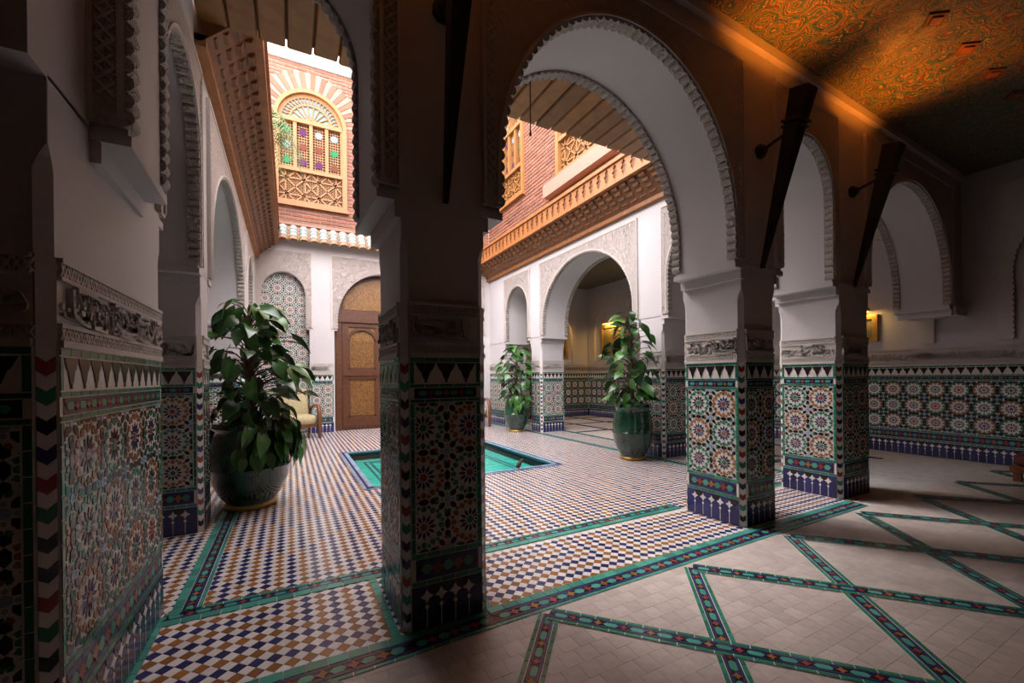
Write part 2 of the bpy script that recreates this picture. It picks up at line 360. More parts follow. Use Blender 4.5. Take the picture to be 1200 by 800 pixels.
STROKES = [[(.035, .94), (.072, .75), (.098, .61), (.096, .41)], [(.091, .95), (.072, .75)], [(.049, .11), (.013, .09), (.004, .33), (.013, .61), (.04, .66), (.06, .54), (.088, .37)], [(.044, .33), (.126, .34), (.246, .35)], [(.131, .64), (.136, .35)], [(.152, .6), (.162, .48), (.195, .4)], [(.184, .82), (.195, .34)], [(.234, .87), (.24, .33)], [(.269, .84), (.269, .33)], [(.291, .8), (.284, .31)], [(.157, .88), (.184, .79), (.184, .63)], [(.319, .7), (.319, .47), (.345, .25), (.385, .18), (.427, .41), (.486, .2), (.524, .37), (.517, .77), (.506, .9), (.483, .74), (.489, .56), (.517, .55)], [(.385, .52), (.413, .64), (.448, .6), (.427, .5), (.385, .52)], [(.312, .77), (.385, .69), (.463, .78)], [(.557, .84), (.598, .69), (.66, .91)], [(.548, .54), (.598, .38), (.651, .61), (.687, .28), (.633, .17)], [(.715, .86), (.706, .27)], [(.76, .85), (.748, .25)], [(.804, .85), (.816, .23), (.912, .21)], [(.867, .81), (.894, .22)], [(.927, .81), (.916, .23)], [(.993, .81), (.993, .18)], [(1.06, .77), (1.055, .12)], [(.706, .29), (.784, .17), (.889, .05)], [(.077, .08), (.146, .03), (.223, .03), (.272, .14)], [(.312, .13), (.385, .06), (.456, .04)], [(.565, .21), (.651, .1), (.764, .06)], [(.106, .85), (.136, .85)], [(.598, .95), (.669, .96)], [(.958, .08), (1.068, .05)], [(.02, .2), (.07, .12), (.13, .2), (.2, .14), (.29, .2)], [(.05, .9), (.12, .97), (.2, .93), (.26, .97)], [(.11, .5), (.14, .75), (.17, .55)], [(.21, .62), (.255, .75), (.255, .52), (.21, .5), (.21, .62)], [(.33, .9), (.4, .97), (.47, .92)], [(.35, .42), (.4, .33), (.45, .45)], [(.56, .95), (.57, .3), (.62, .1)], [(.6, .55), (.64, .75), (.68, .6)], [(.73, .5), (.78, .62), (.84, .5)], [(.84, .92), (.9, .97), (.98, .92)], [(.94, .45), (.97, .62), (1.03, .5), (1.02, .3)], [(.86, .36), (.93, .33)]]
STROKES = [[(st[0][0]-.014, st[0][1]-.06), (st[0][0]-.004, st[0][1]), (st[0][0], st[0][1]-.12), (st[1][0], st[1][1]+.12), (st[1][0]-.012, st[1][1]), (st[1][0]-.034, st[1][1]+.03)] if len(st) == 2 and st[0][1]-st[1][1] > .25 else st for st in STROKES]
STROKES = [[(.044, .36), (.09, .28), (.126, .34), (.17, .27), (.205, .33), (.246, .3)] if st[0] == (.044, .33) else st for st in STROKES]
def ribbon(mb, fr, pts, wd, d0, d1, m=0, smooth=False):
    if smooth and len(pts) > 2:
        P4 = [pts[0]]+list(pts)+[pts[-1]]; out = []
        for i in range(1, len(P4)-2):
            for t in (0, .33, .67):
                out.append(tuple(.5*((2*P4[i][k])+(P4[i+1][k]-P4[i-1][k])*t+(2*P4[i-1][k]-5*P4[i][k]+4*P4[i+1][k]-P4[i+2][k])*t*t+(3*P4[i][k]-P4[i-1][k]-3*P4[i+1][k]+P4[i+2][k])*t**3) for k in (0, 1)))
        pts = out+[pts[-1]]
    for (a, b), (c, e) in zip(pts, pts[1:]):
        l = math.hypot(c-a, e-b)
        if l < 1e-6: continue
        x, y = -(e-b)/l*wd/2, (c-a)/l*wd/2; ex, ey = (c-a)/l*wd*.25, (e-b)/l*wd*.25
        mb.prism(fr, [(a+x-ex, b+y-ey), (a-x-ex, b-y-ey), (c-x+ex, e-y+ey), (c+x+ex, e+y+ey)], d0, d1, m)
def braid(mb, fr, u0, u1, w0, w1, d0, d1, p=.04, t=.008, m=0):
    n = max(1, round((u1-u0)/p)); p = (u1-u0)/n
    for i in range(n):
        a = u0+i*p
        mb.prism(fr, [(a, w0), (a+t, w0), (a+p/2+t, w1), (a+p/2, w1)], d0, d1, m); mb.prism(fr, [(a+p/2, w1), (a+p/2+t, w1), (a+p+t*.9, w0), (a+p, w0)], d0, d1, m)
        mb.prism(fr, [(a, w1), (a+t, w1), (a+p/2+t, w0), (a+p/2, w0)], d0, d1+.001, m); mb.prism(fr, [(a+p/2, w0), (a+p/2+t, w0), (a+p+t*.9, w1), (a+p, w1)], d0, d1+.001, m)
def stucco_band(parent, fr, L, off=0.0, letters=True):
    b = MB(); b.rect(fr, 0, L, ZD, ZS, -.004, .004, 0)
    for a, c, d in ((ZD, ZD+.022, .018), (ZD+.058, ZD+.070, .016), (ZS-.065, ZS-.053, .016), (ZS-.014, ZS, .018)): b.rect(fr, 0, L, a, c, 0, d, 0)
    band = b.build('stucco_band', 'stucco', parent)
    q = MB()
    braid(q, fr, 0, L, ZD+.022, ZD+.058, .002, .013); braid(q, fr, 0, L, ZS-.053, ZS-.014, .002, .013)
    q.build('braided_border', 'stucco', band, kind='stuff')
    if letters:
        q = MB(); h = .122; w0 = ZD+.072
        rep = 0
        while rep*1.12-off < L:
            for st in STROKES:
                pts = [(rep*1.12-off+u, w0+v*h) for u, v in st]
                if all(.0 < u < L-.004 for u, v in pts): ribbon(q, fr, pts, .0165, .002, .021, smooth=True)
            for k in range(14):
                u = rep*1.12-off+.04+k*.08; v = w0+h*(.22+.6*((k*37) % 10)/10)
                if .02 < u < L-.02: q.prism(fr, [(u-.011, v), (u, v-.012), (u+.011, v), (u, v+.012)], .002, .012)
            rep += 1
        for rep in range(int(L/1.12)+1):   # a second, thinner run of letters woven between the first
            for st in STROKES:
                pts = [(rep*1.12-off+u+.052, w0+(.04+.62*v)*h) for u, v in st]
                if len(st) > 2 and all(.0 < u < L-.004 for u, v in pts): ribbon(q, fr, pts, .0095, .002, .015, smooth=True)
        rr = random.Random(3)
        for k in range(int(L/.08)):      # small scrolls between the letters
            u = rr.uniform(.02, L-.02); v = w0+h*rr.uniform(.1, .9); r = rr.uniform(.008, .014); a0 = rr.uniform(0, 6.28)
            ribbon(q, fr, [(u+r*math.cos(a0+t*.9), v+r*math.sin(a0+t*.9)) for t in range(5)], .006, .002, .010)
        q.build('inscription', 'stucco', band, label='carved Arabic inscription in raised stucco')
    return band

# ------------------------------------------------------------------ pillars
ZSP = 2.06
def chevrons(mb, fr, wd, z1):
    n = round(z1/.042); st = z1/n; cols = (W_, K_, W_, GR, W_, RD, W_, NV)
    for i in range(n):
        a = i*st; c = (i+1)*st-.002
        mb.prism(fr, [(-wd/2, a+st*.4), (0, a), (wd/2, a+st*.4), (wd/2, c+st*.4 if i < n-1 else c), (0, c), (-wd/2, c+st*.4 if i < n-1 else c)], .002, .006, cols[i % 8])
def pillar(label, x0, x1, y0, y1, ch=.032, faces='SWNE', indiv=True, off=0.0, letters='SWNE', flush=''):
    root = empty('pillar', ((x0+x1)/2, (y0+y1)/2, 0), label=label, cat='pillar', group='tiled arcade pillars')
    mb = MB(); zt = 1.80
    def ring(c, z): return [(x0+c, y0, z), (x1-c, y0, z), (x1, y0+c, z), (x1, y1-c, z), (x1-c, y1, z), (x0+c, y1, z), (x0, y1-c, z), (x0, y0+c, z)]
    rings = [ring(ch, 0), ring(ch, zt), ring(ch*.6, zt+.04), ring(.002, zt+.075), ring(.002, ZSP+.01)]
    vs = sum(rings, [])
    mb.add(vs, [(i*8+k, i*8+(k+1) % 8, i*8+8+(k+1) % 8, i*8+8+k) for i in range(4) for k in range(8)]+[tuple(range(32, 40))])
    mb.build('shaft', 'plaster', root)
    F = {'S': (Fr((x0+ch, y0, 0), (1, 0, 0), (0, -1, 0)), x1-x0-2*ch), 'N': (Fr((x1-ch, y1, 0), (-1, 0, 0), (0, 1, 0)), x1-x0-2*ch),
         'W': (Fr((x0, y1-ch, 0), (0, -1, 0), (-1, 0, 0)), y1-y0-2*ch), 'E': (Fr((x1, y0+ch, 0), (0, 1, 0), (1, 0, 0)), y1-y0-2*ch)}
    for k in faces:
        f, L = F[k]; dado(root, f, L, indiv); stucco_band(root, f, L, off, k in letters); off += .37
    s = math.sqrt(.5); q = MB(); h = MB(); hc = ch/2
    for (x, y, nx, ny, a, b) in ((x0+hc, y0+hc, -s, -s, 'S', 'W'), (x1-hc, y0+hc, s, -s, 'S', 'E'), (x1-hc, y1-hc, s, s, 'N', 'E'), (x0+hc, y1-hc, -s, s, 'N', 'W')):
        if a in faces and b in faces:
            f = Fr((x, y, 0), (-ny, nx, 0), (nx, ny, 0)); wd = ch*math.sqrt(2)
            q.rect(f, -wd/2, wd/2, 0, ZD, 0, .003, CR); chevrons(q, f, wd*.92, ZD)
            h.rect(f, -wd/2, wd/2, ZD, ZS, 0, .008)
    q.build('chevron_edging', TILE, root, kind='stuff'); h.build('stucco_corner', 'stucco', root)
    return root
PB = pillar('dark zellige pillar between the two widest lit openings, torch sconce above', .467, .889, 1.983, 2.524, off=.29)
PC = pillar('zellige pillar with brightly lit left side facing the pool, torch sconce above', 3.129, 3.563, 2.073, 2.624, off=.55)
PD = pillar('zellige pillar behind the first lit one, between courtyard and shaded end gallery', 4.634, 5.198, 2.09, 2.65, off=0.0)
PA = pillar('long wide zellige pier with the sharply seen calligraphy band', -1.25, -.598, 1.66, 2.81, faces='SNE', off=.0)
PE = pillar('zellige pillar standing behind the big green urn and leafy plant', -1.22, -.62, 4.10, 4.45, off=.4)
PR1 = pillar('zellige pillar beside the ribbed green urn with sparse upright plant', 4.80, 5.41, 4.385, 4.86, off=.2, indiv=False)
PR2 = pillar('zellige pillar beside the bushy green urn across the pool', 4.80, 5.41, 7.745, 8.17, off=.6, indiv=False)
PL2 = pillar('zellige pillar of the left arcade close to the wooden door wall', -1.22, -.62, 7.65, 8.1, indiv=False)

# ------------------------------------------------------------------ arcade walls
def arch_pts(u0, u1, zs, zc, apex, n=72, lobe=0, amp=.024, corners=()):
    c = (u0+u1)/2; w = (u1-u0)/2; h = apex-zc
    ts = [PI-PI*i/n for i in range(n+1)]
    for (cu, cz) in corners: ts.append(math.atan2((cz-zc)/h, (cu-c)/w))
    ts = sorted(set(round(t, 5) for t in ts), reverse=True)
    P = [(u0, zs+(zc-zs)*i/6, PI) for i in range(6)]+[(c+w*math.cos(t), zc+h*math.sin(t), t) for t in ts]+[(u1, zs+(zc-zs)*i/6, 0.0) for i in range(5, -1, -1)]
    if not lobe: return P
    # resample evenly and add lobes pushed into the opening
    D = [0]
    for a, b in zip(P, P[1:]): D.append(D[-1]+math.hypot(b[0]-a[0], b[1]-a[1]))
    nl = max(4, round(D[-1]/lobe)); N = nl*6; out = []; j = 0
    ds = [D[-1]*i/N for i in range(N+1)]
    for d in ds:
        while j < len(D)-2 and D[j+1] < d: j += 1
        a, b = P[j], P[j+1]; sp = max(1e-9, D[j+1]-D[j]); t = (d-D[j])/sp
        x, z = a[0]+(b[0]-a[0])*t, a[1]+(b[1]-a[1])*t; tt = a[2]+(b[2]-a[2])*t
        tx, tz = (b[0]-a[0])/sp, (b[1]-a[1])/sp
        o = amp*abs(math.sin(PI*d/D[-1]*nl))**.6
        out.append((x+tz*o, z-tx*o, tt))
    return out
def outer_pts(P, U0, U1, Z1, u0, u1, zc, apex):
    c = (u0+u1)/2; out = []
    w = (u1-u0)/2; h = apex-zc
    for (u, z, t) in P:
        if t >= PI-1e-4: out.append((U0, z)); continue
        if t <= 1e-4: out.append((U1, z)); continue
        dx, dz = w*math.cos(t), h*math.sin(t)
        k = (Z1-zc)/max(dz, 1e-6)
        if dx < 0: k = min(k, (U0-c)/dx)
        elif dx > 0: k = min(k, (U1-c)/dx)
        out.append((c+dx*k, zc+dz*k))
    return out
def bay(mb, fr, U0, U1, zs, Z1, u0, u1, zc, apex, d0, d1, m=0, lobe=0, amp=.024, back=True, msoff=None):
    P = arch_pts(u0, u1, zs, zc, apex, lobe=lobe, amp=amp, corners=((U0, Z1), (U1, Z1)))
    O = outer_pts(P, U0, U1, Z1, u0, u1, zc, apex)
    n = len(P); A = [fr.p(p[0], p[1], d1) for p in P]; B = [fr.p(o[0], o[1], d1) for o in O]; C = [fr.p(p[0], p[1], d0) for p in P]; D = [fr.p(o[0], o[1], d0) for o in O]
    ff = lambda q: q[::-1] if fr.flip else q
    mb.add(A+B, [ff((i, i+1, n+i+1, n+i))[::-1] for i in range(n-1)], m)
    if back: mb.add(C+D, [ff((i, i+1, n+i+1, n+i)) for i in range(n-1)], m)
    mb.add(A+C, [ff((i, i+1, n+i+1, n+i)) for i in range(n-1)], m if msoff is None else msoff, not lobe)
    mb.add(B+D, [ff((i, i+1, n+i+1, n+i))[::-1] for i in range(n-1)], m)
    for i in (0, n-1): mb.add([A[i], B[i], D[i], C[i]], [(0, 1, 2, 3)], m)
INS = .10
def arcade(name, fr, th, bays, ztop, front=True, backp=True, strips=True, imp=True):
    """bays: (U0,U1,u0,u1,apex); fr.n points to the front face, wall lies from d=-th to 0"""
    mb = MB()
    geo = []
    for (U0, U1, u0, u1, apex) in bays:
        a, b = u0+INS, u1-INS; w = (b-a)/2; zc = max(2.28, apex-1.12*w) if w < .8 else 2.30
        bay(mb, fr, U0, U1, ZSP, ztop, a, b, zc, apex, -th, 0, 0); geo.append((a, b, zc, apex))
    wall = mb.build(name, 'plaster', kind='structure')
    for (U0, U1, u0, u1, apex), (a, b, zc, ap) in zip(bays, geo):
        for ok, f in ((front, fr), (backp, Fr(fr.p(0, 0, -th), fr.u, -fr.n))):
            if not ok: continue
            q = MB(); bay(q, f, a-.085, b+.085, ZSP+.03, 3.62, a, b, zc, ap, -.055, .022, 0, lobe=.062, amp=.024)
            pn = q.build('spandrel_panel', 'carved', wall, label='carved stucco spandrel with lobed arch edge')
            q = MB()
            for (x0, x1, z0, z1) in ((a-.10, a-.085, ZSP+.03, 3.65), (b+.085, b+.10, ZSP+.03, 3.65), (a-.085, b+.085, 3.62, 3.65)): q.rect(f, x0, x1, z0, z1, -.002, .03, 0)
            # slim raised archivolt outside the lobes
            P = arch_pts(a-.004, b+.004, ZSP+.05, zc, ap+.004, n=48); P2 = arch_pts(a-.022, b+.022, ZSP+.05, zc, ap+.022, n=48)
            for (p, p2, r, r2) in zip(P, P[1:], P2, P2[1:]): q.prism(f, [p[:2], p2[:2], r2[:2], r[:2]], .0, .032, 0)
            q.build('panel_moulding', 'stucco', pn)
            if strips:
                q = MB()
                for x0 in (a-.082, b+.024):
                    x1 = x0+.058
                    zz = ZSP+.12
                    # pierced lattice strip running up beside the arch
                    for k in range(int((3.56-zz)/.05)):
                        z = zz+k*.05
                        q.prism(f, [(x0, z), (x0+.012, z), (x1, z+.05), (x1-.012, z+.05)], .018, .028); q.prism(f, [(x1, z), (x1-.012, z), (x0, z+.05), (x0+.012, z+.05)], .018, .029)
                q.build('lattice_strip', 'stucco', pn, kind='stuff')
        if not imp: continue
        q = MB()   # moulded lip under each springing
        for (s0, s1) in ((u0-.02, a+.012), (b-.012, u1+.02)):
            q.rect(fr, s0, s1, ZSP-.035, ZSP+.004, -th-.012, .012, 0, base=True)
            c0, c1 = (s0, s0+.05) if s0 < u0 else (s1-.05, s1)
            q.rect(fr, c0, c1, ZSP-.11, ZSP-.035, -th-.004, .004, 0, base=True)
        q.build('impost', 'plaster', wall)
    return wall
TH = math.atan(.03)
uS = (math.cos(TH), math.sin(TH), 0); nS = (math.sin(TH), -math.cos(TH), 0)
frS = Fr((0, 1.965, 0), uS, nS)
WS = arcade('wall_courtyard_south', frS, .545, [(-.75, .68, -.598, .467, 3.36), (.68, 3.346, .889, 3.129, 3.44), (3.346, 4.9, 3.563, 4.634, 3.32), (4.9, 8.2, 5.198, 7.72, 3.42)], 3.95)
frE = Fr((4.80, 0, 0), (0, 1, 0), (-1, 0, 0))
WE = arcade('wall_courtyard_east', frE, .61, [(2.6, 4.62, 2.75, 4.385, 3.42), (4.62, 7.96, 4.86, 7.745, 3.48), (7.96, 10.4, 8.17, 9.45, 3.36)], 4.6)
frW = Fr((-.62, 0, 0), (0, 1, 0), (1, 0, 0))
WW = arcade('wall_courtyard_west', frW, .60, [(2.7, 4.27, 2.83, 4.10, 3.42), (4.27, 7.87, 4.45, 7.65, 3.48), (7.87, 10.4, 8.1, 9.40, 3.36)], 4.6)
# arch of the left arcade that crosses our own gallery, springing from the long pier
frX = Fr((-.598, 0, 0), (0, 1, 0), (1, 0, 0))
WX = arcade('wall_gallery_cross', frX, .60, [(-1.4, 2.2, -.95, 1.66, 3.42)], 3.95, front=False, backp=False, imp=False)

# engaged piers where arches meet solid walls
def pier(name, x0, x1, y0, y1, parent, face=None):
    q = MB(); q.box(x0, x1, y0, y1, 0, ZSP+.01); o = q.build(name, 'plaster', parent)
    return o
pier('pier', 4.80, 5.41, 9.45, 10.4, WE); pier('pier', -1.22, -.62, 9.40, 10.4, WW); 
q = MB(); fq = Fr((0, 2.16, 0), (1, 0, 0), (0, -1, 0)); q.prism(fq, [(7.72, 2.07), (8.2, 2.07), (8.2, 1.96), (7.74, 1.96)], -.54, 0, 0, base=True); q.build('corbel', 'plaster', WS)
pier('pier', -1.198, -.598, -1.4, -.95, WX)
q_ = Fr((4.80, 10.35, 0), (0, -1, 0), (-1, 0, 0)); dado(WE, q_, .9, False); stucco_band(WE, q_, .9, .1)
q_ = Fr((4.80, 9.45, 0), (1, 0, 0), (0, -1, 0)); dado(WE, q_, .61, False); stucco_band(WE, q_, .61, .5)
q_ = Fr((-.62, 9.40, 0), (0, 1, 0), (1, 0, 0)); dado(WW, q_, .95, False); stucco_band(WW, q_, .95, .1)

# ------------------------------------------------------------------ shell of the galleries
CE = 3.86
def slab(name, x0, x1, y0, y1, z0, z1, mat, **k):
    q = MB(); q.box(x0, x1, y0, y1, z0, z1); return q.build(name, mat, **k)
ceil = slab('ceiling', -4.2, 8.3, -1.5, 2.30, CE, CE+.2, 'ceiling_paint', kind='structure')
slab('ceiling_east_gallery', 5.40, 8.3, 2.30, 10.5, CE, CE+.2, 'ceiling_paint', kind='structure')
slab('ceiling_west_gallery', -4.2, -1.2, 2.30, 10.5, CE, CE+.2, 'ceiling_paint', kind='structure')
# painted lozenges carved in the gallery ceiling
lz = MB(); fc = Fr((0, 0, CE), (1, 0, 0), (0, 0, -1), (0, 1, 0))
for i in range(14):
    for j in range(6):
        x = .6+i*.62+(j % 2)*.31; y = -.9+j*.55; r = .11
        if x > 8 or y > 1.8: continue
        lz.prism(fc, [(x-r, y), (x, y-r*.7), (x+r, y), (x, y+r*.7)], -.002, .012, 0)
        lz.prism(fc, [(x-r*.55, y), (x, y-r*.4), (x+r*.55, y), (x, y+r*.4)], .01, .022, 1)
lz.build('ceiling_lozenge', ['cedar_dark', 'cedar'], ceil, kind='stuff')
cm = MB()  # cove between gallery wall and ceiling
cm.rect(frS, -.7, 8.1, 3.78, CE+.01, -.002, .05, 0, base=True); cm.build('cove_moulding', 'plaster', WS)
EX = 8.12
def solid_wall(name, x0, x1, y0, y1, z1=4.0): return slab(name, x0, x1, y0, y1, -.05, z1, 'plaster', kind='structure')
wge = solid_wall('wall_gallery_east', EX, EX+.2, -1.5, 10.55)
wgn = solid_wall('wall_gallery_north', 5.3, EX, 10.35, 10.55)
wgs = slab('wall_gallery_south', -4.3, EX, -1.6, -1.4, -.05, 4.0, 'door_wood', kind='structure')  # unseen wall, made dark wood to reduce light bouncing in the gallery
wgw = solid_wall('wall_gallery_west', -4.3, -4.1, -1.6, 10.55)
wgn2 = solid_wall('wall_gallery_northwest', -4.2, -.7, 10.35, 10.55)
f1 = Fr((EX, 10.35, 0), (0, -1, 0), (-1, 0, 0)); dado(wge, f1, 11.7, False, sides=False); stucco_band(wge, f1, 11.7, .3)
f2 = Fr((5.41, 10.35, 0), (1, 0, 0), (0, -1, 0)); dado(wgn, f2, EX-5.41, False, sides=False); stucco_band(wgn, f2, EX-5.41, .3)
f3 = Fr((-4.1, -1.4, 0), (0, 1, 0), (1, 0, 0)); dado(wgw, f3, 11.7, False, sides=False)
# blind arches (raised mouldings) on the gallery walls
def blind(parent, fr, u0, u1, apex, z1=3.6):
    q = MB(); w = (u1-u0)/2; zc = max(2.28, apex-1.1*w)
    bay(q, fr, u0-.12, u1+.12, ZS+.06, z1, u0, u1, zc, apex, -.002, .05, 0, lobe=.07, amp=.018, back=False)
    q.build('blind_arch', 'stucco', parent)
blind(wge, f1, .35, 1.75, 3.2); blind(wge, f1, 2.3, 4.2, 3.2); blind(wge, f1, 6.4, 7.75, 3.3); blind(wge, f1, 8.6, 10.1, 3.3)
blind(wgn, f2, .5, 2.1, 3.2)

# ------------------------------------------------------------------ far (north) courtyard wall
YN = 10.35
frN = Fr((0, YN, 0), (1, 0, 0), (0, -1, 0))
mb = MB()
mb.box(-.75, 5.0, YN+.30, YN+.5, -.05, 8.2)
wn = mb.build('wall_courtyard_north', 'plaster', kind='structure')
q = MB()   # face of the ground storey with niche, door and niche cut out
NIC = [(-.58, .38, 3.55), (.93, 3.03, 3.68), (3.62, 4.58, 3.55)]
edges = [-.75, .655, 3.325, 5.0]
for (a, b, ap), U0, U1 in zip(NIC, edges, edges[1:]):
    w = (b-a)/2; zc = ap-1.1*w
    bay(q, frN, U0, U1, 2.30, 4.30, a+.04, b-.04, zc, ap, -.3, 0, 0)
    q.box(U0, a-.02, YN, YN+.3, 0, 2.30); q.box(b+.02, U1, YN, YN+.3, 0, 2.30)
q.build('wall_face', 'plaster', wn)
for (a, b, ap) in NIC:
    w = (b-a)/2; zc = ap-1.1*w; q = MB()
    bay(q, frN, a-.06, b+.06, 2.34, 3.98, a+.04, b-.04, zc, ap, -.004, .022, 0, lobe=.07, amp=.02, back=False)
    pn = q.build('spandrel_panel', 'carved', wn)
    q = MB()
    for (x0, x1, z0, z1) in ((a-.09, a-.06, 2.34, 4.01), (b+.06, b+.09, 2.34, 4.01), (a-.06, b+.06, 3.98, 4.01)): q.rect(frN, x0, x1, z0, z1, -.002, .03, 0)
    q.build('panel_moulding', 'stucco', pn)
for (x0, x1) in ((.42, .88), (3.08, 3.56)):
    f = Fr((x0, YN, 0), (1, 0, 0), (0, -1, 0)); dado(wn, f, x1-x0, False); stucco_band(wn, f, x1-x0, .2, True)
for (a, b, ap) in (NIC[0], NIC[2]):
    f = Fr((a-.03, YN+.18, 0), (1, 0, 0), (0, -1, 0)); L = b-a+.06
    q = MB(); q.box(a-.03, b+.03, YN+.18, YN+.3, 0, ap+.05); nb = q.build('niche_backing', 't_cream', wn)
    q = MB(); star_field(q, f, 0, L, 0, 3.56, d0=-.001, d1=.003, sides=False, palette=1); q.build('zellige_mosaic', TILE, nb, kind='stuff')

# ------------------------------------------------------------------ wooden door
dr = empty('door_1', (1.98, YN+.16, 0), kind='structure', label='tall arched wooden double door with gilded lattice panels')
fd = Fr((1.98, YN+.20, 0), (1, 0, 0), (0, -1, 0))
q = MB(); q.rect(fd, -1.06, 1.06, 0, 3.72, -.08, 0, 0); q.build('door_backing', 'door_wood', dr)
q = MB()
for sg in (-1, 1): q.rect(fd, min(sg*.90, sg*1.04), max(sg*.90, sg*1.04), 0, 3.3, 0, .06, 0)
q.rect(fd, -1.04, 1.04, 2.52, 2.80, 0, .09, 0); q.build('door_frame', 'door_wood', dr)
q = MB(); c_ = [(-.86, 2.82), (.86, 2.82)]+[(.86*math.cos(t*PI/16), 2.9+.66*math.sin(t*PI/16)) for t in range(0, 17)]
q.prism(fd, c_, 0, .02, 0); q.build('fanlight_panel', 'gilt_panel', dr)
def lattice(fr, u0, u1, w0, w1, st, t, d0, d1, mb, m=0, diag=True):
    n = int((u1-u0)/st); n2 = int((w1-w0)/st)
    if diag:
        k = -(w1-w0)
        L_ = []
        x = u0-(w1-w0)
        while x < u1+(w1-w0):
            L_.append(((x, w0), (x+(w1-w0), w1))); L_.append(((x, w1), (x+(w1-w0), w0))); x += st
        for a, b in L_:
            x, y = -(b[1]-a[1]), (b[0]-a[0]); l = math.hypot(x, y); x, y = x/l*t/2, y/l*t/2
            c = clip([(a[0]+x, a[1]+y), (a[0]-x, a[1]-y), (b[0]-x, b[1]-y), (b[0]+x, b[1]+y)], u0, u1, w0, w1)
            if c: mb.prism(fr, c, d0, d1, m)
    else:
        for i in range(1, n+1): mb.rect(fr, u0+i*(u1-u0)/(n+1)-t/2, u0+i*(u1-u0)/(n+1)+t/2, w0, w1, d0, d1, m)
        for i in range(1, n2+1): mb.rect(fr, u0, u1, w0+i*(w1-w0)/(n2+1)-t/2, w0+i*(w1-w0)/(n2+1)+t/2, d0, d1+.001, m)
for sg in (-1, 1):
    c = sg*.45; f = fd.sub(c, 0)
    q = MB()
    for (a, b, z0, z1, d) in ((-.44, -.31, .02, 2.5, .05), (.31, .44, .02, 2.5, .05), (-.31, .31, .02, .30, .05), (-.31, .31, 1.20, 1.42, .05), (-.31, .31, 2.42, 2.5, .05), (-.42, .42, 1.27, 1.34, .075), (-.42, .42, .08, .14, .07)): q.rect(f, a, b, z0, z1, 0, d, 0)
    leaf = q.build('door_leaf', 'door_wood', dr)
    q = MB(); q.rect(f, -.31, .31, .30, 1.20, 0, .018, 0); q.build('lower_panel', 'gilt_panel', leaf)
    q = MB(); q.rect(f, -.31, .31, 1.42, 2.42, 0, .018, 0); q.build('upper_panel', 'gilt_panel', leaf)
    q = MB()
    A_ = [(.34*math.cos(PI*t/16), 2.12+.28*math.sin(PI*t/16)) for t in range(17)]; B_ = [(.29*math.cos(PI*t/16), 2.10+.24*math.sin(PI*t/16)) for t in range(17)]
    for i in range(16): q.prism(f, [A_[i], A_[i+1], B_[i+1], B_[i]], .01, .065, 0)
    for (a, b, z0, z1) in ((-.31, -.27, .30, 1.20), (.27, .31, .30, 1.20), (-.31, .31, .30, .34), (-.31, .31, 1.16, 1.20), (-.31, -.27, 1.42, 2.15), (.27, .31, 1.42, 2.15), (-.31, .31, 1.42, 1.46)): q.rect(f, a, b, z0, z1, .01, .035, 0)
    q.build('panel_frame', 'door_wood', leaf)
    q = MB(); lattice(f, -.27, .27, .34, 1.16, .09, .012, .016, .026, q); lattice(f, -.27, .27, 1.46, 2.1, .09, .012, .016, .026, q); q.build('lattice', 'gilt_panel', leaf)
q = MB(); q.tube([fd.p(-.08, 2.62, .09), fd.p(-.08, 2.62, .15), fd.p(.02, 2.62, .16)], .014, 8); q.build('bolt', 'iron', dr)

# ------------------------------------------------------------------ roof-tile course on the far wall
rt = empty('tile_eave', (2.1, YN, 4.2), parent=wn, label='course of pale glazed half-round roof tiles')
q = MB(); q.add([(-.6, YN, 4.24), (4.8, YN, 4.24), (4.8, YN-.24, 4.20), (-.6, YN-.24, 4.20), (-.6, YN, 4.56), (4.8, YN, 4.56)], [(0, 1, 2, 3), (3, 2, 5, 4), (0, 3, 4), (1, 5, 2)]); q.build('bed', 'roof_clay', rt)
q = MB(); q.rect(frN, -.6, 4.8, 4.56, 4.62, 0, .05, 0, base=True); q.build('ledge', 'brick_pale', rt)
rm = MB(); n = 8; vs = []
for y, r, z in ((0, .085, 0), (-.115, .093, 0)):
    for k in range(n+1): a = PI*k/n; vs.append((r*math.cos(a), y, r*math.sin(a)))
for k in range(n+1): a = PI*k/n; vs.append((.078*math.cos(a), -.115, .078*math.sin(a)))
rm.add(vs, [(k, k+1, n+2+k, n+1+k) for k in range(n)], 0, True); rm.add(vs, [(n+1+k, n+2+k, 2*n+3+k, 2*n+2+k) for k in range(n)], 1)
me_w = mesh_of(rm, 'roof_tile', ['roof_white', 'roof_edge']); me_c = mesh_of(rm, 'eave_tile', ['roof_clay', 'roof_clay'])
ang = math.atan2(.36, .24)
for i in range(27):
    x = -.5+i*.2
    for j, me in ((0, me_c), (1, me_w), (2, me_w), (3, me_w)):
        t = .115*j*.94-.02
        put('roof_tile', me, (x, YN-.275+t*math.cos(ang)+.06, 4.175+t*math.sin(ang)+.06), rt, rot=(ang, 0, 0))

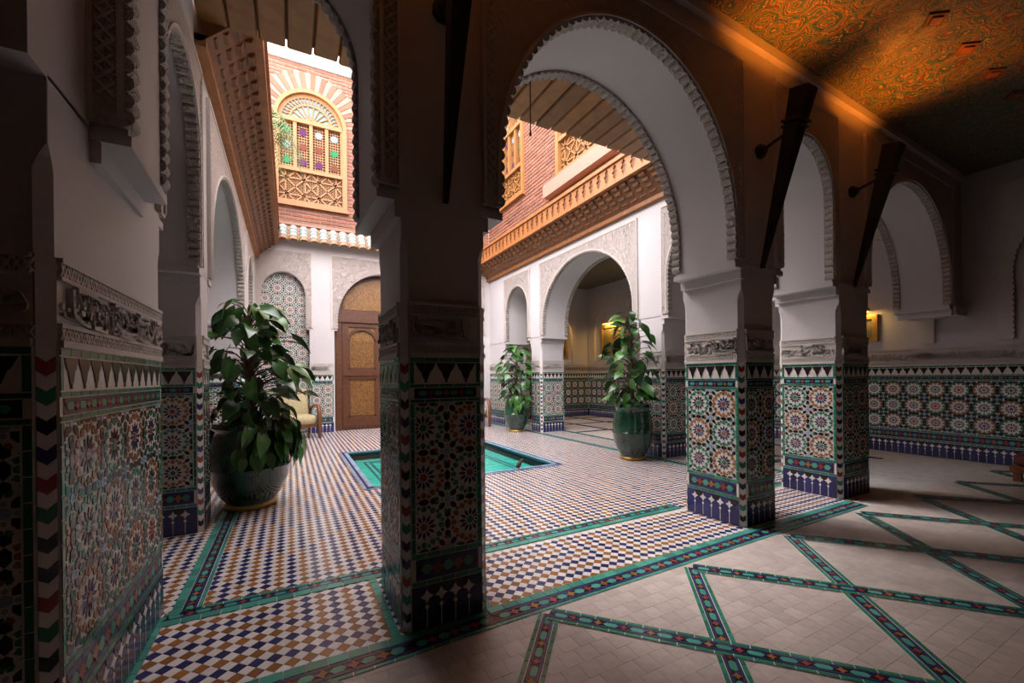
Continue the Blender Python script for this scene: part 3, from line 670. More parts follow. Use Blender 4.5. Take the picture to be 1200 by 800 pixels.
# ------------------------------------------------------------------ upper brick walls and mashrabiya windows
def brick_wall(name, fr, L, z0, z1, wins, geom=True):
    q = MB()
    ed = [0]+[(wins[i][0]+wins[i+1][0])/2 for i in range(len(wins)-1)]+[L]
    if not wins: q.rect(fr, 0, L, z0, z1, -.25, -.012, 0)
    for (c, hw, zb, zs), U0, U1 in zip(wins, ed, ed[1:]):
        q.rect(fr, U0, U1, z0, zb, -.25, -.012, 0, base=True); bay(q, fr, U0, U1, zb, z1, c-hw, c+hw, zs, zs+hw, -.25, -.012, 0)
    wallo = q.build(name, 'mortar' if geom else 'brick', kind='structure')
    if geom:
        q = MB(); row = 0; z = z0+.01
        while z < z1-.06:
            blk = []
            for (c, hw, zb, zs) in wins:
                zm = z+.03
                if zb-.06 < zm <= zs: blk.append((c-hw-.004, c+hw+.004))
                elif zm > zs and zm-zs < hw+.41: hh = math.sqrt((hw+.41)**2-(zm-zs)**2); blk.append((c-hh, c+hh))
            x = -(row % 2)*.115
            while x < L:
                segs = [(max(x+.006, 0), min(x+.224, L))]
                for (b0, b1) in blk:
                    ns_ = []
                    for (a, b) in segs:
                        if b <= b0 or a >= b1: ns_.append((a, b))
                        else:
                            if a < b0: ns_.append((a, b0))
                            if b > b1: ns_.append((b1, b))
                    segs = ns_
                for (a, b) in segs:
                    if b-a > .015: q.rect(fr, a, b, z, z+.052, -.012, random.uniform(.000, .010), 0)
                x += .23
            z += .079; row += 1
        q.build('brickwork', 'brick', wallo, kind='stuff')
        for (c, hw, zb, zs) in wins:
            n = 30
            for i in range(n):
                a0, a1 = PI*i/n+.010, PI*(i+1)/n-.010
                q = MB(); q.prism(fr, [(c+hw*math.cos(a0), zs+hw*math.sin(a0)), (c+(hw+.40)*math.cos(a0), zs+(hw+.40)*math.sin(a0)), (c+(hw+.40)*math.cos(a1), zs+(hw+.40)*math.sin(a1)), (c+hw*math.cos(a1), zs+hw*math.sin(a1))], -.012, .008, 0)
                q.build('voussoir', ('brick', 'brick_pale')[i % 2], wallo)
    return wallo
ZB0, ZB1 = 4.6, 8.15
WIN = (.47, .74, 5.02, 6.86)   # centre, half width, bottom, springing
fN = Fr((-.62, YN, 0), (1, 0, 0), (0, -1, 0))
wbn = brick_wall('wall_upper_north', fN, 5.42, ZB0, ZB1, [(.47+.62, .74, 5.02, 6.86), (3.75+.62, .74, 5.02, 6.86)])
fE = Fr((4.80, YN, 0), (0, -1, 0), (-1, 0, 0))
RW = [(1.25, .74, 5.42, 7.1), (4.05, .74, 5.16, 6.9)]
wbe = brick_wall('wall_upper_east', fE, 7.8, ZB0, ZB1, RW)
fWu = Fr((-.62, 2.55, 0), (0, 1, 0), (1, 0, 0)); wbw = brick_wall('wall_upper_west', fWu, 7.8, ZB0, 5.3, [], False)  # unseen wall, kept low to let more sky into the court
fSu = Fr((4.8, 2.67, 0), (-1, 0, 0), (0, 1, 0)); wbs = brick_wall('wall_upper_south', fSu, 5.42, 3.95, 5.0, [], False)  # unseen south wall, its low top also shaped to admit sky light
for nm, f, L in (('raised_parapet_1', fN, 5.42), ('raised_parapet_2', fE, 7.8)):  # cream parapets, raised out of view to block low sky from the gallery
    q = MB(); q.rect(f, 0, L, ZB1, 11.0, -.25, .04, 0, base=True); q.build(nm, 'cream_wall', kind='structure')
q = MB(); q.rect(fE, 3.0, 5.1, 4.86, 5.12, -.01, .16, 0, base=True); q.build('window_ledge', 'brick_pale', wbe)

def mashrabiya(name, label, fr, hw, zb, zs):
    root = empty(name, fr.p(0, zb, 0), kind='structure', label=label)
    q = MB(); t = .10
    for (a, b, z0, z1) in ((-hw, -hw+t, zb, zs), (hw-t, hw, zb, zs), (-hw+t, hw-t, zb, zb+t*.9)): q.rect(fr, a, b, z0, z1, -.1, .06, 0, base=True)
    for i in range(24):
        a0, a1 = PI*i/24, PI*(i+1)/24
        q.prism(fr, [(hw*math.cos(a), zs+hw*math.sin(a)) for a in (a0, a1)]+[((hw-t*.8)*math.cos(a), zs+(hw-t*.8)*math.sin(a)) for a in (a1, a0)], -.1, .06, 0)
    fo = q.build('window_frame', 'window_wood', root)
    q = MB(); q.rect(fr, -hw+t, hw-t, zs-.03, zs+.06, -.05, .05, 0, base=True); zm = zb+(zs-zb)*.42; q.rect(fr, -hw+t, hw-t, zm-.04, zm+.04, -.05, .05, 0, base=True); q.build('window_rail', 'window_wood', root)
    q = MB(); q.rect(fr, -hw+.02, hw-.02, zb+.02, zs+.02, -.10, -.085, 0); q.prism(fr, [((hw-.05)*math.cos(PI*i/20), zs+(hw-.05)*math.sin(PI*i/20)) for i in range(21)], -.10, -.085, 0); q.build('dark_room_backing', 'dark_interior', root)  # dark panel standing in for the unlit room, keeps sky from shining through
    # lower lattice panel with star strapwork
    q = MB(); u0, u1, w0, w1 = -hw+t, hw-t, zb+t*.9, zm-.04
    lattice(fr, u0, u1, w0, w1, .056, .013, -.07, -.045, q)
    S = (u1-u0)/2
    for k in range(2):
        a, b = u0+k*S, u0+(k+1)*S
        for pts in ([(a, w0), (b, w1)], [(a, w1), (b, w0)], [(a, (w0+w1)/2), ((a+b)/2, w0), (b, (w0+w1)/2), ((a+b)/2, w1), (a, (w0+w1)/2)], [(a, w0+.14), (b, w0+.14)], [(a, w1-.14), (b, w1-.14)], [(a+.13, w0), (a+.13, w1)], [(b-.13, w0), (b-.13, w1)]): ribbon(q, fr, pts, .03, -.06, -.02)
    q.build('strapwork_lattice', 'window_wood', root)
    # four tall panels with coloured panes
    z0, z1 = zm+.04, zs-.03; n = 4; st = (u1-u0)/n; q = MB()
    for i in range(n+1):
        c = u0+i*st; q.rect(fr, c-.035, c+.035, z0, z1, -.06, .03, 0)
    for i in range(n):
        a, b = u0+i*st+.035, u0+(i+1)*st-.035
        lattice(fr, a, b, z0, z1, .062, .016, -.065, -.04, q, diag=False)
        for j in range(3):
            zc = z0+(j+.5)*(z1-z0)/3; c = (a+b)/2; r = .088
            p = MB(); p.prism(fr, [pol(c, zc, r if k % 2 else r*.78, k*PI/8) for k in range(16)], -.06, -.03, 0)
            p.build('pane', (('glass_green', 'glass_clear', 'glass_green'), ('glass_violet', 'glass_amber', 'glass_violet'), ('glass_violet', 'glass_amber', 'glass_clear'), ('glass_amber', 'glass_green', 'glass_clear'))[i][j], root)
    q.build('mullion_lattice', 'window_wood', root)
    # fan light: radiating petals of pale panes
    p = MB(); p.prism(fr, [((hw-.06)*math.cos(PI*i/20), zs+(hw-.06)*math.sin(PI*i/20)) for i in range(21)], -.08, -.055, 0); p.build('fan_glass', 'glass_clear', root)
    q = MB()
    for i in range(12):
        a = PI*(i)/11; q.prism(fr, [pol(0, zs, .15, a-.05), pol(0, zs, .42, a-.035), pol(0, zs, .42, a+.035), pol(0, zs, .15, a+.05)], -.06, -.02, 0)
    for r0, r1 in ((.11, .16), (.41, .45), (.58, hw-.06)):
        for i in range(24): q.prism(fr, [pol(0, zs, r0, PI*i/24), pol(0, zs, r1, PI*i/24), pol(0, zs, r1, PI*(i+1)/24), pol(0, zs, r0, PI*(i+1)/24)], -.06, -.02, 0)
    for i in range(23):
        a = PI*(i+.5)/23; q.prism(fr, [pol(0, zs, .45, a-.03), pol(0, zs, .515, a-.005+.04), pol(0, zs, .58, a+.03), pol(0, zs, .58, a+.06), pol(0, zs, .515, a+.075), pol(0, zs, .45, a+.005)], -.06, -.02, 0)
    q.build('fan_tracery', 'window_wood', root)
    p = MB(); p.prism(fr, [pol(0, zs, .11, PI*i/10) for i in range(11)], -.06, -.025, 0); p.build('rosette_pane', 'glass_amber', root)
    q = MB(); q.rect(fr, -hw-.03, hw+.03, zb-.05, zb+.01, -.08, .10, 0, base=True); q.build('window_sill', 'window_wood', root)
mashrabiya('window_1', 'arched lattice window with coloured panes above the pale roof tiles', fN.sub(.47+.62, 0), .74, 5.02, 6.86)
mashrabiya('window_2', 'arched lattice window above the wooden door wall, beside the corner', fN.sub(3.75+.62, 0), .74, 5.02, 6.86)
mashrabiya('window_3', 'arched lattice window high in the brick wall over the bracketed cornice, by the corner', fE.sub(1.25, 0), .74, 5.42, 7.1)
mashrabiya('window_4', 'arched lattice window over the pale brick ledge above the cornice', fE.sub(4.05, 0), .74, 5.16, 6.9)

# ------------------------------------------------------------------ bracketed cedar cornices
def cornice(label, fr, L, n):
    root = empty('bracketed_cornice', fr.p(0, 3.8, 0), label=label, cat='cornice')
    q = MB()
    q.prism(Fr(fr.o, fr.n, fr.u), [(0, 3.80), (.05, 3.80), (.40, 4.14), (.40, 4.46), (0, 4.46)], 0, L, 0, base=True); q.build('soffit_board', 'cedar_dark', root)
    q = MB(); q.rect(fr, 0, L, 3.76, 3.85, -.01, .075, 0, base=True); q.build('wall_beam', 'cedar', root)
    q = MB(); q.rect(fr, 0, L, 4.10, 4.15, .34, .445, 0, base=True); q.rect(fr, 0, L, 4.415, 4.47, .0, .46, 0, base=True); q.rect(fr, 0, L, 4.15, 4.42, .39, .405, 1); q.build('frieze_rail', ['cedar', 'cedar_dark'], root)
    p = L/n
    # one bracket: five stepped tiers growing outwards
    b = MB(); w = p*.36; f0 = Fr((0, 0, 0), fr.n, fr.u)
    prof = [(.02, 3.83), (.07, 3.83), (.10, 3.88), (.13, 3.885), (.16, 3.935), (.19, 3.94), (.22, 3.995), (.25, 4.0), (.28, 4.05), (.31, 4.055), (.345, 4.11), (.37, 4.13), (.30, 4.13), (.02, 3.86)]
    b.prism(f0, prof, -w/2, w/2, 0, base=True)
    for k in range(4):
        d = .09+k*.075; z = 3.86+k*.062; b.prism(f0, [(d, z), (d+.045, z+.005), (d+.06, z+.05), (d, z+.02)], -w*.85, w*.85, 1, base=True)
    me = mesh_of(b, 'bracket', ['cedar', 'cedar_dark'])
    g = MB(); a = p*.5; f1 = Fr((0, 0, 0), fr.u, fr.n)
    g.prism(f1, [(-a*.92, .0), (a*.92, .0), (a*.92, .03), (a*.55, .06), (a*.62, .10), (a*.30, .13), (a*.72, .165), (a*.55, .20), (a*.92, .235), (a*.92, .262), (-a*.92, .262), (-a*.92, .235), (-a*.55, .20), (-a*.72, .165), (-a*.30, .13), (-a*.62, .10), (-a*.55, .06), (-a*.92, .03)], 0, .022, 0)
    mg = mesh_of(g, 'frieze_panel', 'cedar')
    for i in range(n):
        put('bracket', me, fr.p((i+.5)*p, 0, 0), root); put('frieze_panel', mg, fr.p((i+.5)*p, 4.153, .404), root)
    return root
cornice('carved cedar cornice on brackets over the arches beside the two urns', Fr((4.80, YN, 0), (0, -1, 0), (-1, 0, 0)), 6.4, 34)
cornice('dark bracketed cedar cornice above the arches over the large urn', Fr((-.62, 3.95, 0), (0, 1, 0), (1, 0, 0)), 6.35, 34)

# ------------------------------------------------------------------ timber balcony soffit above our arches
bal = empty('timber_balcony', (2.1, 3.2, 3.95), label='plank underside of the balcony above the near arches', cat='balcony')
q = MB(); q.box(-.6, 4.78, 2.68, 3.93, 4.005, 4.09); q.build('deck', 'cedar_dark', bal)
pm = MB(); f0 = Fr((0, 0, 0), (1, 0, 0), (0, -1, 0)); wp = .094
pm.prism(f0, [(-wp, .05), (-wp, .014), (-wp+.012, 0), (wp-.012, 0), (wp, .014), (wp, .05)], -1.27, 0, 0, base=True)
mp = mesh_of(pm, 'plank', 'plank')
for i in range(27):
    o = put('plank', mp, (-.5+i*.2, 2.68, 3.955+random.uniform(-.004, .004)), bal); o.scale = (1, 1+random.uniform(-.01, .012), 1)
q = MB(); q.box(-.6, 4.78, 2.675, 2.74, 3.87, 3.96); q.build('wall_plate', 'cedar', bal)
q = MB(); q.tube([(1.75, 2.95, 3.96), (1.752, 2.95, 3.5), (1.75, 2.95, 3.17)], .005, 6); q.tube([(1.75, 2.95, 3.19), (1.75, 2.95, 3.16)], .009, 6); q.build('hanging_cable', 'iron', label='thin dark cable hanging from the plank balcony', cat='cable')

# ------------------------------------------------------------------ floor
FX0, FX1 = -4.15, 8.14
q = MB()
PX0, PX1, PY0, PY1 = .80, 3.20, 4.86, 7.25        # water opening
for (a, b, c, d) in ((FX0, FX1, -1.45, PY0), (FX0, FX1, PY1, 10.7), (FX0, PX0, PY0, PY1), (PX1, FX1, PY0, PY1)): q.box(a, b, c, d, -.3, -.003)
floor = q.build('floor', 'grout', kind='structure')
ffl = Fr((0, 0, 0), (1, 0, 0), (0, 0, 1), (0, 1, 0))
S_ = .0675; hS = S_/2
cam_f = Vector((math.sin(YAW), math.cos(YAW), 0))
def in_view(x, y):
    v = Vector((x, y, -EYE)); dd = v.dot(Fv)
    if dd < .2: return False
    px = 600+FPX*v.dot(R2)/dd; py = CY-FPX*v.dot(U2)/dd
    return -10 < px < 1210 and -10 < py < 815
FIELDS = [  # x0,x1,y0,y1 diamond fields
    (-.60, 4.80, 1.96, 2.62), (-.70, -.5, 2.6, 4.2), (-.42, 4.80, 2.70, 10.40), (4.80, 5.3, 2.7, 10.4), (-1.2, -.6, 2.81, 10.4)]
BLOCK = [(.69, 3.32, 4.74, 7.37)]
def covered(x, y):
    return any(a < x < b and c < y < d for a, b, c, d in BLOCK)
tiles = []
seen = set()
for fi, (a, b, c, d) in enumerate(FIELDS):
    i0, i1 = int(a/S_)-1, int(b/S_)+1
    for i in range(i0, i1+1):
        for j in range(int(c/S_)-1, int(d/S_)+2):
            for hlf in (0, 1):
                x, y = (i+.5*hlf)*S_, (j+.5*hlf)*S_
                if not (a <= x <= b and c <= y <= d) or covered(x, y) or (i, j, hlf) in seen: continue
                if .50 < x < .86 and 2.02 < y < 2.5: continue
                seen.add((i, j, hlf))
                if hlf: m = W_
                else:
                    jj = int((y-c)/S_); t = (i+6) % 24; e = abs(t-12)
                    m = (BR, NV)[min(jj % 16, e) % 2] if fi == 0 else (BR, NV)[(i+(1 if ((j+abs((i % 10)-5)) // 9) % 2 else 0)) % 2]
                tiles.append((x, y, m))
near = sorted([t for t in tiles if t[2] != W_ and in_view(t[0], t[1])], key=lambda t: (t[0]**2+t[1]**2))[:300]
nset = set(near)
dm = {}
for m in (BR, NV):
    k = MB(); k.prism(ffl, [(-hS+.0015, 0), (0, -hS+.0015), (hS-.0015, 0), (0, hS-.0015)], -.006, 0, 0); dm[m] = mesh_of(k, 'floor_tile', TILE[m])
rest = MB()
for t in tiles:
    x, y, m = t
    if t in nset:
        put('floor_tile', dm[m], (x, y, random.uniform(-.0006, .0006)), floor, rot=(random.uniform(-.012, .012), random.uniform(-.012, .012), 0))
    else:
        z = [random.uniform(-.0007, .0007) for _ in range(4)]; e = hS-.0015
        rest.add([(x-e, y, z[0]), (x, y-e, z[1]), (x+e, y, z[2]), (x, y+e, z[3])], [(0, 1, 2, 3)], m)
rest.build('floor_mosaic', TILE, floor, kind='stuff')
# border bands (overlaid strips of small tiles)
bands = MB(); bt = []
def band(p0, p1, wide=.045, total=.135, big=True, chain_p=.115, side=1, lift=0):
    p0 = Vector((*p0, lift)); p1 = Vector((*p1, lift)); u = (p1-p0); L = u.length; u.normalize(); v = Vector((-u.y, u.x, 0))*side
    f = Fr(p0, u, (0, 0, 1), v)
    if big:
        n = round(L/.085); st = L/n
        for i in range(n): bt.append((f, i*st+.002, (i+1)*st-.002, total-wide, total, TE))
        bands.rect(f, 0, L, 0, total-wide, .0006, .0012, W_)
        tile_row(bands, f, 0, L, 0, .024, .001, .0035, TE, .085)
        chain(bands, f, 0, L, .026, total-wide-.002, .001, .0035, p=chain_p)
    else:
        bands.rect(f, 0, L, 0, total, .0004, .0010, W_)
        tile_row(bands, f, 0, L, 0, .023, .001, .0035, GR, .075); tile_row(bands, f, 0, L, total-.023, total, .001, .0035, GR, .075)
        chain(bands, f, 0, L, .025, total-.025, .001, .0035, p=.12)
# courtyard borders
band((-.62, 1.80), (.47, 1.81), total=.17, wide=.055); band((.47, 1.81), (.89, 1.83), total=.17, wide=.055); band((.89, 1.83), (3.13, 1.87), total=.17, wide=.055); band((3.13, 1.87), (4.64, 1.88), total=.17, wide=.055)
band((-.58, 2.75), (3.13, 2.80), side=-1, wide=.045); band((3.56, 2.80), (4.8, 2.8), side=-1)
band((-.42, 2.7), (-.42, 10.3), side=1); band((4.62, 2.8), (4.62, 10.3), side=-1, total=.13)
band((5.30, 2.7), (5.30, 10.3), side=-1)
for (a, b) in (((-.585, 1.97), (-.585, 2.72)), ((.425, 1.98), (.425, 2.66)), ((.91, 2.0), (.91, 2.68))):
    f = Fr((a[0], a[1], 0), (0, 1, 0), (0, 0, 1), (1, 0, 0)); tile_row(bands, f, 0, b[1]-a[1], -.02, .025, .0005, .003, TE, .09)
# pool rim
for (p0, p1, s) in (((.70, 4.75), (3.32, 4.75), 1), ((3.32, 4.75), (3.32, 7.37), 1), ((3.32, 7.37), (.70, 7.37), 1), ((.70, 7.37), (.70, 4.75), 1)):
    d = Vector((*p1, 0))-Vector((*p0, 0)); f = Fr((*p0, 0), d, (0, 0, 1), Vector((-d.y, d.x, 0)).normalized()); L = d.length
    tile_row(bands, f, 0, L, 0, .03, .001, .004, LB, .09); tile_row(bands, f, 0.03, L-.03, .03, .06, .001, .004, NV, .06); tile_row(bands, f, .06, L-.06, .06, .115, .001, .005, LB, .09)
# gallery lattice of border bands on cream pavers
NODES = [1.15+1.06*k for k in range(-2, 7)]; YT, YC = 1.80, 1.20
for x in NODES:
    for sg in (-1, 1):
        p0 = Vector((x, YT, 0)); dv = Vector((sg*.53, -.60, 0)).normalized(); L = 3.9
        p1 = p0+dv*L; nv = Vector((-dv.y, dv.x, 0))*.055
        f = (p0-nv)
        if x+sg*.5 < -1.2: continue
        band((f.x, f.y), ((p1-nv).x, (p1-nv).y), total=.11, big=False, lift=.0 if sg < 0 else .0028)
tm = {}
bt = [b for b in bt]
vis = sorted([b for b in bt if in_view(*b[0].p((b[1]+b[2])/2, b[3])[:2])], key=lambda b: b[0].p(b[1], b[3]).length)[:200]
vs_ = set(id(b) for b in vis)
for b in bt:
    f, u0, u1, w0, w1, m = b
    if id(b) in vs_:
        c = f.p((u0+u1)/2, (w0+w1)/2); k = MB(); ang_ = math.atan2(f.u.y, f.u.x)
        key = round(u1-u0, 3)
        if key not in tm:
            l = (u1-u0)/2; h_ = (w1-w0)/2-.001; k.box(-l, l, -h_, h_, -.003, .003); tm[key] = mesh_of(k, 'border_tile', 't_teal')
        put('border_tile', tm[key], (c.x, c.y, .001), floor, rot=(random.uniform(-.01, .01), random.uniform(-.01, .01), ang_))
    else: bands.rect(f, u0, u1, w0, w1, -.001, .0035, m)
bands.build('border_mosaic', TILE, floor, kind='stuff')
# pavers
pv = []; P_ = .088
for i in range(int((8.06+4.1)/P_)):
    for j in range(int((1.93+1.45)/P_)+1):
        x = -4.1+(i+.5)*P_+(.5*P_ if (j % 2) else 0); y = 1.87-(j+.5)*P_
        pv.append((x, y))
gx0 = MB()
pvis = sorted([p for p in pv if in_view(*p)], key=lambda p: p[0]**2+p[1]**2)[:300]; pset = set(pvis)
k = MB(); e = P_/2-.0006; k.box(-e, e, -e, e, -.012, 0); pm_ = mesh_of(k, 'paver', 'paver')
prest = MB()
def paver_poly(x, y): return (x, y)
for p in pv:
    if p in pset: put('paver', pm_, (p[0], p[1], random.uniform(-.0006, .0)), floor, rot=(random.uniform(-.005, .005), random.uniform(-.005, .005), random.uniform(-.012, .012)))
    else: z = random.uniform(-.0006, 0); prest.add([(p[0]-e, p[1]-e, z), (p[0]+e, p[1]-e, z), (p[0]+e, p[1]+e, z), (p[0]-e, p[1]+e, z)], [(0, 1, 2, 3)], 0)
for i in range(int((8.1-5.42)/P_)):
    for j in range(int((10.3-2.75)/P_)):
        x = 5.42+(i+.5)*P_; y = 2.75+(j+.5)*P_; prest.add([(x-e, y-e, -.001), (x+e, y-e, -.001), (x+e, y+e, -.001), (x-e, y+e, -.001)], [(0, 1, 2, 3)], 0)
for i in range(int(2.85/P_)):
    for j in range(int((10.3-2.0)/P_)):
        x = -4.1+(i+.5)*P_; y = 2.0+(j+.5)*P_; prest.add([(x-e, y-e, -.001), (x+e, y-e, -.001), (x+e, y+e, -.001), (x-e, y+e, -.001)], [(0, 1, 2, 3)], 0)
prest.build('paver_field', 'paver', floor, kind='stuff')
gb = MB()
for y in (3.4, 4.7, 6.0, 7.3, 8.6, 9.7):
    f = Fr((5.45, y, 0), (1, 0, 0), (0, 0, 1), (0, 1, 0)); chain(gb, f, 0, 2.65, 0, .12, 0, .003, sides=False)
for x in (6.4, 7.4):
    f = Fr((x, 2.8, 0), (0, 1, 0), (0, 0, 1), (-1, 0, 0)); chain(gb, f, 0, 7.5, 0, .12, 0, .003, sides=False)
gb.build('gallery_band_mosaic', TILE, floor, kind='stuff')

# ------------------------------------------------------------------ pool
pool = empty('pool', ((PX0+PX1)/2, (PY0+PY1)/2, -.13), label='rectangular green water basin sunk in the courtyard floor', cat='pool')
q = MB(); z = -.13
q.add([(PX0, PY0, z), (PX1, PY0, z), (PX1, PY1, z), (PX0, PY1, z), (PX0, PY0, 0), (PX1, PY0, 0), (PX1, PY1, 0), (PX0, PY1, 0)], [(0, 1, 2, 3), (0, 4, 5, 1), (1, 5, 6, 2), (2, 6, 7, 3), (3, 7, 4, 0)]); q.build('basin', 'basin', pool)
q = MB(); fb = Fr((0, 0, z), (1, 0, 0), (0, 0, 1), (0, 1, 0))
for o_ in (.22, .30):
    for (a, b, c, d) in ((PX0+o_, PX1-o_, PY0+o_, PY0+o_+.035), (PX0+o_, PX1-o_, PY1-o_-.035, PY1-o_), (PX0+o_, PX0+o_+.035, PY0+o_, PY1-o_), (PX1-o_-.035, PX1-o_, PY0+o_, PY1-o_)): q.rect(fb, a, b, c, d, 0, .004, 0)
for fr_, L in ((Fr((PX0, PY1, 0), (0, -1, 0), (1, 0, 0)), PY1-PY0), (Fr((PX0, PY1, 0), (1, 0, 0), (0, -1, 0)), PX1-PX0), (Fr((PX1, PY0, 0), (0, 1, 0), (-1, 0, 0)), PY1-PY0), (Fr((PX1, PY0, 0), (-1, 0, 0), (0, 1, 0)), PX1-PX0)): tile_row(q, fr_, 0, L, -.032, -.004, 0, .004, 0, .1)
q.build('tile_lines', 'basin_line', pool)
q = MB(); n = 24; vs = [(PX0+(PX1-PX0)*i/n, PY0+(PY1-PY0)*j/n, -.035) for j in range(n+1) for i in range(n+1)]
q.add(vs, [(j*(n+1)+i, j*(n+1)+i+1, (j+1)*(n+1)+i+1, (j+1)*(n+1)+i) for j in range(n) for i in range(n)], 0, True); q.build('water', 'water', pool)

# ------------------------------------------------------------------ small bird at the pool's edge
bd = MB(); bx, by = 2.62, 4.80
bd.lathe([(.002, -.05), (.018, -.04), (.028, -.015), (.03, .01), (.024, .035), (.016, .048), (.019, .06), (.018, .073), (.01, .085), (.001, .09)], n=12)
A_ = Matrix.Rotation(math.radians(-38), 4, 'Y')
bd.v = [tuple(A_ @ Vector(v)) for v in bd.v]
bird = empty('bird', (bx, by, .005), label='small brown bird perched on the pool rim', cat='bird')
bd.v = [(bx-v[0], by+v[1], .062+v[2]) for v in bd.v]; bd.build('body', 'feather', bird)
q = MB(); q.add([(bx+.025, by-.008, .030), (bx+.025, by+.008, .030), (bx+.085, by+.012, .012), (bx+.085, by-.012, .012), (bx+.03, by, .036)], [(0, 1, 2, 3), (0, 3, 4), (4, 3, 2), (1, 4, 2)]); q.build('tail', 'feather', bird)
q = MB(); q.tube([(bx-.054, by, .128), (bx-.074, by, .127)], [.005, .001], 6); q.build('beak', 'beak', bird)
q = MB()
for s in (-.01, .01): q.tube([(bx+.005, by+s, .04), (bx, by+s, .006)], .0025, 6)
q.build('legs', 'beak', bird)

# ------------------------------------------------------------------ potted plants
def leaf_mesh(name, l, w, droop, mat, heart=True):
    q = MB(); n = 7; vs = []
    for i in range(n):
        t = i/(n-1); y = l*t; z = -droop*t*t*l
        ww = w*math.sin(PI*min(1, (t*.92+.08))**.75)*(1-.25*t) if i < n-1 else 0
        back = .16*l*(1-t*6) if (heart and i == 0) else 0
        vs += [(-ww, y-back, z+.22*ww), (0, y, z), (ww, y-back, z+.22*ww)]
    fs = []
    for i in range(n-1): fs += [(3*i, 3*i+1, 3*i+4, 3*i+3), (3*i+1, 3*i+2, 3*i+5, 3*i+4)]
    q.add(vs, fs, 0, True); return mesh_of(q, name, mat)
LEAF = [leaf_mesh('leaf', .215, .072, .25, 'leaf'), leaf_mesh('leaf', .175, .064, .55, 'leaf'), leaf_mesh('leaf', .19, .072, .35, 'leaf_pale')]
SMALL = [leaf_mesh('leaf', .15, .05, .3, 'leaf'), leaf_mesh('leaf', .16, .055, .6, 'leaf_pale')]
def urn(root, x, y, r, h, ribs=0):
    q = MB()
    prof = [(.02, 0), (r*.62, 0), (r*.64, .03), (r*.58, .05), (r*.78, h*.16), (r*.95, h*.32), (r*1.0, h*.46), (r*1.03, h*.475), (r*1.03, h*.49), (r*.99, h*.50), (r*.98, h*.64), (r*.90, h*.82), (r*.84, h*.91), (r*.90, h*.925), (r*.93, h*.955), (r*.90, h*.985), (r*.84, h), (r*.78, h*.985), (r*.76, h*.9)]
    q.lathe(prof, (x, y, 0), 44)
    if ribs: # gentle vertical ribbing on the upper half
        q.v = [(x+(vx-x)*(1+(.018*math.cos(ribs*math.atan2(vy-y, vx-x)) if h*.5 < vz < h*.9 else 0)), y+(vy-y)*(1+(.018*math.cos(ribs*math.atan2(vy-y, vx-x)) if h*.5 < vz < h*.9 else 0)), vz) for vx, vy, vz in q.v]
    q.build('urn', 'pot_green', root)
    q = MB(); q.lathe([(r*.62, .0), (r*.66, .012), (r*.655, .035), (r*.6, .045)], (x, y, 0), 40); q.build('foot_ring', 'gilt', root)
    q = MB(); q.lathe([(r*.79, h*.90), (r*.5, h*.93), (.005, h*.94)], (x, y, 0), 24, cap=False); q.build('soil', 'soil', root)
SOLID = [(-1.3, -.60, 4.0, 4.5), (4.78, 5.5, 4.3, 4.95), (4.78, 5.5, 7.7, 8.3), (4.78, 5.5, 8.1, 8.4)]
def place_leaf(root, me, base, d, up, sc, stems, origin):
    for k in (0, .14, .28):
        t_ = base+d.normalized()*k*sc
        for (a, b, c, e) in SOLID:
            if a-.05 < t_.x < b+.05 and c-.05 < t_.y < e+.05: return
    d = d.normalized(); up = (up+Vector((rnd.uniform(-.7, .7), rnd.uniform(-.7, .7), rnd.uniform(-.3, .3)))).normalized(); x = d.cross(up).normalized(); z = x.cross(d)
    o = bpy.data.objects.new('leaf', me); col.objects.link(o); o.parent = root
    m = Matrix((( x.x, d.x, z.x, 0), (x.y, d.y, z.y, 0), (x.z, d.z, z.z, 0), (0, 0, 0, 1)))
    o.matrix_basis = Matrix.Translation(base-ORG[root]) @ m @ Matrix.Scale(sc, 4); ORG[o] = base
    mid = (origin+base)/2+Vector((0, 0, .05)); stems.tube([origin, mid, base], [.007, .0055, .004], 5, cap=False)
rnd = random.Random(5)
